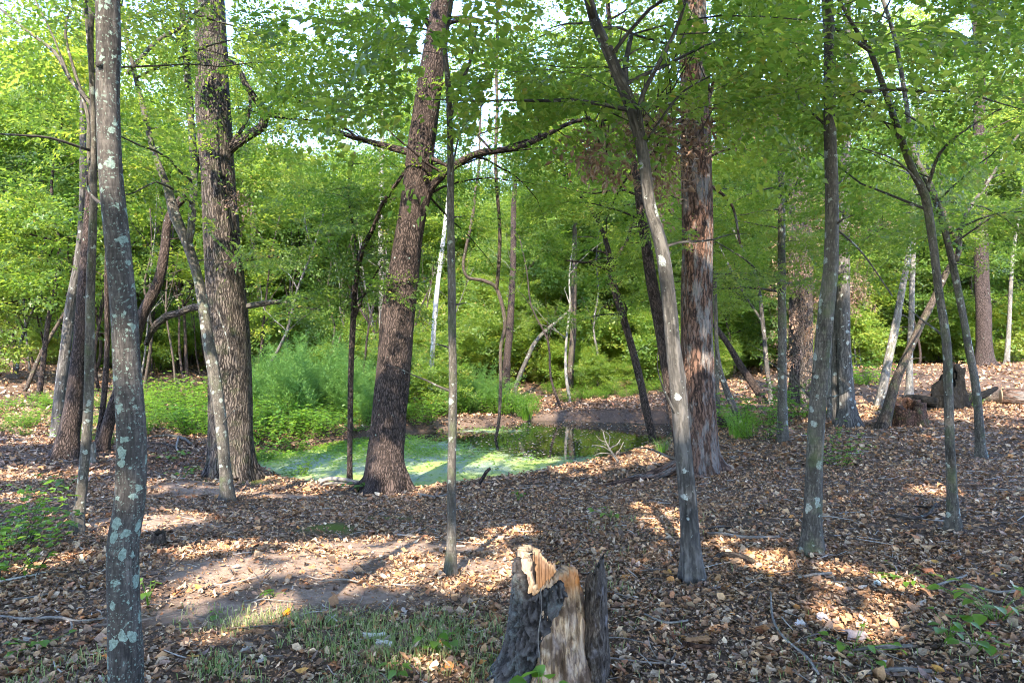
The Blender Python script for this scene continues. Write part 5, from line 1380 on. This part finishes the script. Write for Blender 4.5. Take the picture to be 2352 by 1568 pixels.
    dgv = 254 + 2.0 * np.sin(k_ * .8) - (k_ > 9) * (k_ - 9) * 2.2; rv = np.array([float(Rb(q, 250)) for q in z_]) + .047
    ac.add(*tube(catmull(np.stack([np.cos(np.radians(dgv)) * rv + lean * z_, np.sin(np.radians(dgv)) * rv * .92, z_, 0 * z_ + .0022], -1), .02), 5))
    o = obj('dry_vine', ac.mesh('dry_vine'), M['dead_wood'], root)
def stump_mats():
    m, b = new_mat("stump_wood"); bc = b.attr("bc").outputs["Vector"]; sx = b.n("ShaderNodeSeparateXYZ", {0: bc}).outputs
    f = b.noise(b.map(bc, (55, 55, 6)), 1.0, 8, .7); g = b.noise(b.map(bc, (12, 12, 7)), 1.0, 5, .65); h = b.noise(bc, 9.0, 4)
    col = b.ramp(f, [(.34, (.055, .03, .018)), (.45, (.20, .12, .07)), (.52, (.46, .30, .18)), (.64, (.66, .50, .36))])
    col = b.mix(b.ramp(g, [(.45, 0.0), (.68, .7)]), col, (.34, .27, .25))
    col = b.mix(b.ramp(h, [(.52, 0.0), (.62, .8)]), col, (.08, .045, .028))
    # orange rot near the top right of the face
    om = b.math('MULTIPLY', b.ramp(sx[2], [(.40, 0.0), (.46, 1.0), (.56, .5)]), b.ramp(sx[0], [(.0, 0.0), (.03, 1.0)]))
    om = b.math('MULTIPLY', om, b.ramp(g, [(.3, .3), (.5, 1.0)]))
    col = b.mix(b.math('MULTIPLY', om, .85), col, (.45, .18, .05))
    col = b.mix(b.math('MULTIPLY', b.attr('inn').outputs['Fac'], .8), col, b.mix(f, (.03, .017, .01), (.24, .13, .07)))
    rim = b.ramp(b.attr("v").outputs["Fac"], [(.965, 0.0), (.99, 1.0)])
    col = b.mix(b.math('MULTIPLY', rim, .65), col, (.34, .25, .17))
    b.out(b.pbr(col, .85, b.bump(b.math('ADD', f, b.math('MULTIPLY', g, .6)), 1.0, .012), .2)); M['stump_wood'] = m
    m, b = new_mat("stump_bark"); bc = b.attr("bc").outputs["Vector"]; v = b.attr("v").outputs["Fac"]
    n1 = b.noise(bc, 60.0, 6, .7); n2 = b.noise(bc, 9.0, 4)
    col = b.ramp(b.math('MULTIPLY', b.math('ADD', v, n1), .6), [(.25, (.008, .007, .007)), (.55, (.032, .027, .027)), (.9, (.10, .088, .088))])
    li = b.math('MULTIPLY', b.ramp(n2, [(.48, 0.0), (.6, 1.0)]), b.ramp(n1, [(.42, 0.0), (.6, .8)]))
    col = b.mix(b.math('MULTIPLY', b.math('MULTIPLY', li, v), .7), col, (.12, .16, .155))
    b.out(b.pbr(col, .9, b.bump(n1, .8, .01), .2)); M['stump_bark'] = m
    m, b = new_mat("stump_shard"); bc = b.attr("bc").outputs["Vector"]; v = b.attr("v").outputs["Fac"]
    n1 = b.noise(b.map(bc, (60, 60, 18)), 1.0, 7, .75); n2 = b.noise(bc, 10.0, 3)
    col = b.ramp(n1, [(.36, (.012, .009, .008)), (.52, (.06, .046, .038)), (.72, (.20, .17, .15))])
    col = b.mix(b.ramp(n2, [(.58, 0.0), (.68, .6)]), col, (.26, .24, .27))
    b.out(b.pbr(col, .9, b.bump(n1, 1.0, .01), .15)); M['stump_shard'] = m
stump_mats(); stump()

# ------------------------------------------------------------------ black stump, rotten stump, logs
def simple_stump(name, label, u, v, Rr, Hf, mat, seed, lobes=5, amp=.6, d=None):
    p = G(u, v) if d is None else P(u, v, d); rg = np.random.default_rng(seed); na, nh = 72, 40
    A = np.linspace(0, 2 * math.pi, na, endpoint=False); t = np.linspace(0, 1, nh)[:, None]
    h = Hf(np.degrees(A)) * (1 + .10 * vnoise(A * 6, 0 * A, 1, seed)); z = t * h[None, :]
    r = Rr * (1 + amp * np.exp(-z / (.25 * h.max())) * (.6 + .4 * np.cos(A * lobes + seed))[None, :]) * (1 + .12 * vnoise(A[None, :] * 5 + 0 * z, z * 6, 1, seed + 1))
    x = np.cos(A)[None, :] * r; y = np.sin(A)[None, :] * r
    Vo = np.stack([x, y, z - .08 * (t < .01)], -1); ri = Rr * .55 * (1 + .2 * vnoise(A[None, :] * 5 + 0 * z, z * 6, 1, 3)); Vi = np.stack([np.cos(A)[None, :] * ri, np.sin(A)[None, :] * ri, z], -1)[::-1]
    V = np.concatenate([Vo, Vi]); rows = V.shape[0]; i = np.arange(rows - 1)[:, None] * na; j = np.arange(na)[None, :]; j2 = (j + 1) % na
    Q = np.stack([i + j, i + j2, i + na + j2, i + na + j], -1).reshape(-1, 4); V = V.reshape(-1, 3)
    root = thing(name, label, "tree stump", p)
    obj('shell', mk_mesh('shell', V, Q, vattr={"bc": V}, smooth=True), M[mat], root); return root, p
st, p = simple_stump("burnt_stump", "jagged charred black stump at the top of the slope", 2178, 938, .30, lambda d: np.interp(d, [0, 30, 70, 120, 180, 240, 300, 360], [.95, 1.0, .8, .5, .3, .3, .7, .95]), 'bark_black', 3)
for pts in [[(2200, 925, 24), (2230, 915, 22), (2262, 905, 16), (2290, 890, 8)], [(2150, 925, 26), (2110, 915, 18), (2080, 912, 10)], [(2185, 940, 20), (2195, 945, 12)]]:
    ac = Acc(); ac.add(*tube(catmull(px_rows(pts, p[1] - .1, .2, 0, 1), .1), 10, flare_disp(3, 0, .1, .15, 2))); obj('root', ac.mesh('root', p), M['bark_black'], st)
simple_stump("rotten_stump", "low crumbling reddish brown stump beside the crooked reddish stem", 2085, 975, .30, lambda d: np.interp(d, [0, 60, 120, 200, 260, 300, 360], [.42, .5, .45, .36, .30, .4, .42]), 'bark_rot', 8, 6, .45)
simple_stump("white_stump", "tiny pale broken stump near the foot of the thin double stemmed tree", 212, 1062, .045, lambda d: np.interp(d, [0, 120, 240, 360], [.32, .18, .30, .32]), 'bark_pale', 5, 3, .5)
simple_stump("small_stump", "knee high grey stub in the leaf litter left of the lichen spotted trunk", 365, 1252, .05, lambda d: np.interp(d, [0, 120, 240, 360], [.10, .12, .09, .10]), 'bark_brown', 6, 3, .3)
m, b = new_mat("cut_wood"); bc = b.attr("bc").outputs["Vector"]
rg_ = b.n("ShaderNodeTexWave", {"Vector": bc, "Scale": 14.0, "Distortion": 3.0, "Detail": 3.0}, wave_type='RINGS', rings_direction='SPHERICAL').outputs["Fac"]
b.out(b.pbr(b.mix(b.noise(bc, 25.0, 4), b.mix(rg_, (.30, .20, .13), (.48, .34, .23)), (.36, .26, .19)), .8)); M['cut'] = m
def log(name, label, a, b_, r0, r1, mat, cutmat=True, ns=20):
    a = np.array(a, float); b_ = np.array(b_, float); root = thing(name, label, "log", a)
    rows = [[*(a + (b_ - a) * t), r0 + (r1 - r0) * t] for t in np.linspace(0, 1, 9)]
    V, Q, T, bc = tube(np.array(rows), ns, flare_disp(3, 0, .1, .08, 3), cap=True); obj('bark', mk_mesh('bark', V - a, Q, T, vattr={"bc": bc}, smooth=True), M[mat], root)
    if cutmat:
        dv = (a - b_) / np.linalg.norm(b_ - a); ref = np.cross(dv, [0, 0, 1]); ref /= np.linalg.norm(ref); up = np.cross(ref, dv); A = np.linspace(0, 2 * math.pi, 28, endpoint=False)
        V = np.array([a + dv * .008 + ref * math.cos(q) * r0 * .97 + up * math.sin(q) * r0 * .97 for q in A] + [a + dv * .010] + [a - dv * .02 + ref * math.cos(q) * r0 * .97 + up * math.sin(q) * r0 * .97 for q in A])
        T = [(i, (i + 1) % 28, 28) for i in range(28)]; Q = np.array([(i, 29 + i, 29 + (i + 1) % 28, (i + 1) % 28) for i in range(28)])
        obj('cut_end', mk_mesh('cut_end', V - a, Q, np.array(T), vattr={"bc": V - a}), M['cut'], root)
g = G(2305, 930); log("sawn_log", "reddish sawn log with a pale oval cut face, cut by the right edge", g + [.02, .1, .19], g + [2.2, -.9, .22], .18, .2, 'bark_red')
g = G(2215, 930); log("fallen_log", "grey fallen log lying between the black stump and the sawn log", g + [-.1, .3, .1], g + [1.1, .15, .2], .10, .15, 'bark_brown', False)
g = G(1700, 985); log("sawn_pole", "dark sawn pole with a pale tapered cut end at the pond bank", g + [0, 0, .10], g + [-1.1, 1.2, .25], .09, .10, 'bark_dark')
# moss mound is part of the ground; sticks and fallen branches
def stick(name, label, pts, mat='dead_wood', group=None, lift=.02, d=None, subs=()):
    rows = []
    for (u, v, w_) in pts:
        if d is None: q = G(u, v); dist = q[1]; rows.append([q[0], q[1], q[2] + lift + w_ / 2 / F * dist, w_ / 2 / F * dist])
        else: q = P(u, v, d); rows.append([*q, w_ / 2 / F * d])
    ac = Acc(); base = np.array(rows[0][:3]); ac.add(*tube(catmull(rows, .04), 8, flare_disp(3, 0, .1, .15, len(label))))
    root = thing(name, label, "branch", base, group); obj('shaft', ac.mesh('shaft', base), M[mat], root)
    for sp in subs:
        rs = [[*P(u, v, d if d else rows[0][1]), w_ / 2 / F * (d or rows[0][1])] for (u, v, w_) in sp]
        a2 = Acc(); a2.add(*tube(catmull(rs, .04), 5)); obj('side_twig', a2.mesh('side_twig', base), M[mat], root)
D0 = G(1095, 1118)[1] + .15
stick("broken_branch", "crooked dark stick poking up from the near pond edge", [(1092, 1122, 7), (1105, 1103, 8), (1118, 1082, 8), (1126, 1075, 6)], 'bark_dark', d=D0)
stick("arched_root", "smooth grey branch arching over the near pond edge beside the leaning trunk", [(735, 1112, 5), (742, 1103, 9), (765, 1099, 10), (795, 1102, 10), (820, 1108, 12), (850, 1105, 12)], 'dead_wood', d=G(830, 1125)[1])
stick("arched_root", "second lower branch curving under the arched grey one", [(737, 1113, 5), (750, 1110, 7), (780, 1107, 7), (810, 1110, 8)], 'dead_wood', d=G(830, 1125)[1] + .03)
dd = G(1410, 1070)[1] - .1
stick("dead_twigs", "bleached bare branching twig standing at the water edge", [(1420, 1060, 6), (1405, 1038, 5), (1392, 1015, 3.5), (1385, 990, 2)], 'bark_pale', d=dd,
      subs=[[(1405, 1038, 3), (1385, 1025, 2.2), (1360, 1022, 2)], [(1398, 1025, 3), (1400, 1000, 2.2), (1380, 985, 2)], [(1412, 1048, 3), (1425, 1030, 2.2), (1432, 1015, 2)], [(1408, 1042, 2.2), (1380, 1040, 3), (1365, 1046, 2)], [(1400, 1030, 4), (1418, 1020, 3), (1425, 1008, 2)], [(1392, 1015, 3), (1378, 1010, 2), (1370, 1000, 1.5)]])
for i, (pts, lb, mt) in enumerate([([(0, 1425, 5), (60, 1432, 6), (130, 1430, 7), (180, 1436, 5), (240, 1430, 4)], "long grey branch lying in the litter beside the lichen spotted trunk", 'dead_wood'),
        ([(160, 1432, 4), (165, 1450, 4), (158, 1470, 2)], "short crooked twig attached to nothing below the long grey branch", 'dead_wood'),
        ([(30, 1385, 4), (80, 1380, 5), (135, 1368, 4)], "pair of pale sticks above the long grey branch", 'dead_wood'), ([(1625, 1232, 5), (1660, 1234, 7), (1720, 1243, 7), (1790, 1240, 5)], "grey crooked branch lying on the slope left of the speckled trunk", 'dead_wood'),
        ([(1620, 1222, 5), (1660, 1218, 5), (1690, 1220, 4)], "short mossy stick above the grey crooked branch", 'bark_brown'), ([(1630, 1298, 5), (1660, 1285, 12), (1700, 1290, 14), (1730, 1300, 10)], "split chunk of brown bark lying above the bright leaves", 'bark_brown'),
        ([(2040, 1190, 6), (2090, 1200, 8), (2130, 1190, 8), (2150, 1165, 6)], "dark bent branch lying on the slope behind the mossy trunk", 'bark_brown'), ([(2100, 1170, 4), (2140, 1172, 5), (2160, 1168, 4)], "short stick above the dark bent branch", 'bark_dark'),
        ([(1770, 1370, 4), (1775, 1430, 5), (1800, 1475, 5), (1850, 1520, 6), (1880, 1560, 6)], "long thin curved stick running down the lower slope", 'dead_wood'), ([(1835, 1335, 5), (1870, 1330, 7), (1910, 1326, 6)], "pale stick under the foot of the speckled trunk", 'dead_wood'),
        ([(1960, 1505, 6), (2010, 1500, 9), (2050, 1498, 10), (2095, 1495, 8)], "thick pale stick on the lower slope", 'bark_pale'), ([(2130, 1360, 5), (2180, 1345, 6), (2220, 1330, 5)], "grey stick slanting over the slope", 'dead_wood'),
        ([(1568, 1490, 10), (1600, 1498, 12), (1640, 1500, 9)], "dark rotten wood piece right of the broken stump", 'bark_rot'), ([(1980, 1560, 8), (2060, 1552, 10), (2140, 1555, 8)], "bleached branch at the bottom edge", 'bark_pale'),
        ([(340, 1010, 4), (380, 1005, 6), (420, 1012, 7), (440, 1025, 5)], "grey driftwood root lying in the dark hollow", 'bark_smooth'), ([(345, 1022, 3), (380, 1024, 4), (415, 1035, 4)], "second pale root in the dark hollow", 'bark_brown'), ([(410, 1010, 4), (405, 1030, 4), (412, 1045, 3)], "forked root end in the dark hollow", 'dead_wood'),
        ([(730, 1345, 3), (790, 1340, 4), (840, 1348, 3)], "thin twig lying on the sandy ground", 'dead_wood'), ([(560, 1390, 3), (610, 1386, 3), (690, 1392, 2)], "thin twig at the rim of the sunlit sandy spot", 'dead_wood'),
        ([(480, 1340, 2), (470, 1355, 3), (455, 1370, 3)], "little forked twig standing in the litter", 'dead_wood'), ([(1360, 1480, 3), (1420, 1475, 3), (1480, 1486, 2)], "thin twig lying right of the broken stump", 'dead_wood'),
        ([(1150, 1210, 2), (1180, 1210, 3), (1220, 1209, 2)], "thin pale twig lying on the slope behind the broken stump", 'dead_wood'), ([(960, 1138, 4), (1000, 1145, 4), (1040, 1137, 3)], "twig lying at the roots of the leaning trunk", 'dead_wood'),
        ([(2220, 1350, 6), (2290, 1370, 7), (2352, 1365, 6)], "grey branch on the slope cut by the right edge", 'dead_wood'), ([(1480, 1420, 4), (1530, 1440, 5), (1580, 1435, 4)], "bent twig lying below the grey peeling trunk", 'dead_wood')]):
    stick("fallen_branch", lb, pts, mt)
# bark slabs and odd leaves lying on the litter
def slab(u, v, L, Wd, label, col, name="bark_piece", cat="bark piece", rz=0.3):
    p = G(u, v); nx, ny = 12, 7; x, y = np.meshgrid(np.linspace(-.5, .5, nx), np.linspace(-.5, .5, ny)); rg = np.random.default_rng(int(u))
    xs = x * L * (1 + .15 * vnoise(y * 4, x, 1, u)); ys = y * Wd * (1 - .5 * np.abs(x) ** 2 * 2) * (1 + .2 * vnoise(x * 6, y, 1, v)); zz = .02 + Wd * .35 * (1 - (2 * y) ** 2) * .6 + .006 * vnoise(x * 9, y * 9, 1, u)
    V = np.stack([xs, ys, zz], -1).reshape(-1, 3); V2 = V - [0, 0, .012]; i = np.arange(ny - 1)[:, None] * nx + np.arange(nx - 1)[None, :]
    Q = np.stack([i, i + 1, i + nx + 1, i + nx], -1).reshape(-1, 4); n0 = len(V)
    me = mk_mesh(name, np.concatenate([V, V2]), np.concatenate([Q, Q[:, ::-1] + n0]), vattr={"c": np.tile(np.array(col), (2 * n0, 1))}, smooth=True)
    o = obj(name, me, M['litter'], None, p, label=label, category=cat); o.rotation_euler = (rg.normal(0, .15), rg.normal(0, .15), rz)
slab(1960, 1465, .14, .09, "grey angular bark piece on the lower slope", (.2, .17, .18)); slab(1890, 1425, .10, .06, "pale upright bark chip on the slope", (.42, .36, .36), rz=1.3)
slab(1700, 1290, .22, .07, "curved brown bark slab above the bright leaves", (.3, .2, .13)); slab(860, 1468, .13, .06, "whitish curled bark piece in the short grass", (.6, .56, .5)); slab(885, 1485, .1, .05, "second whitish bark piece beside the curled one", (.55, .5, .45), rz=-.5)
slab(1600, 1478, .16, .07, "orange brown bark slab right of the broken stump", (.32, .16, .07)); slab(660, 1412, .055, .03, "bright orange leaf standing in the sandy sunlit spot", (.8, .32, .02), "orange_leaf", "leaf", 1.2)
slab(2015, 1345, .05, .04, "bluish white curled leaf on the slope", (.5, .56, .55), "curled_leaf", "leaf", 1.0); slab(1770, 1325, .05, .03, "orange leaf on the slope near the speckled trunk", (.6, .28, .06), "orange_leaf", "leaf", .4); slab(2130, 1318, .07, .05, "rust red leaf below the mossy slender trunk", (.42, .16, .07), "rust_leaf", "leaf", .2)
print("LEAVES", NLEAF[0], "OBJ", len(bpy.data.objects), "TRIS", sum(len(m.loops) - 2 * len(m.polygons) for m in bpy.data.meshes))
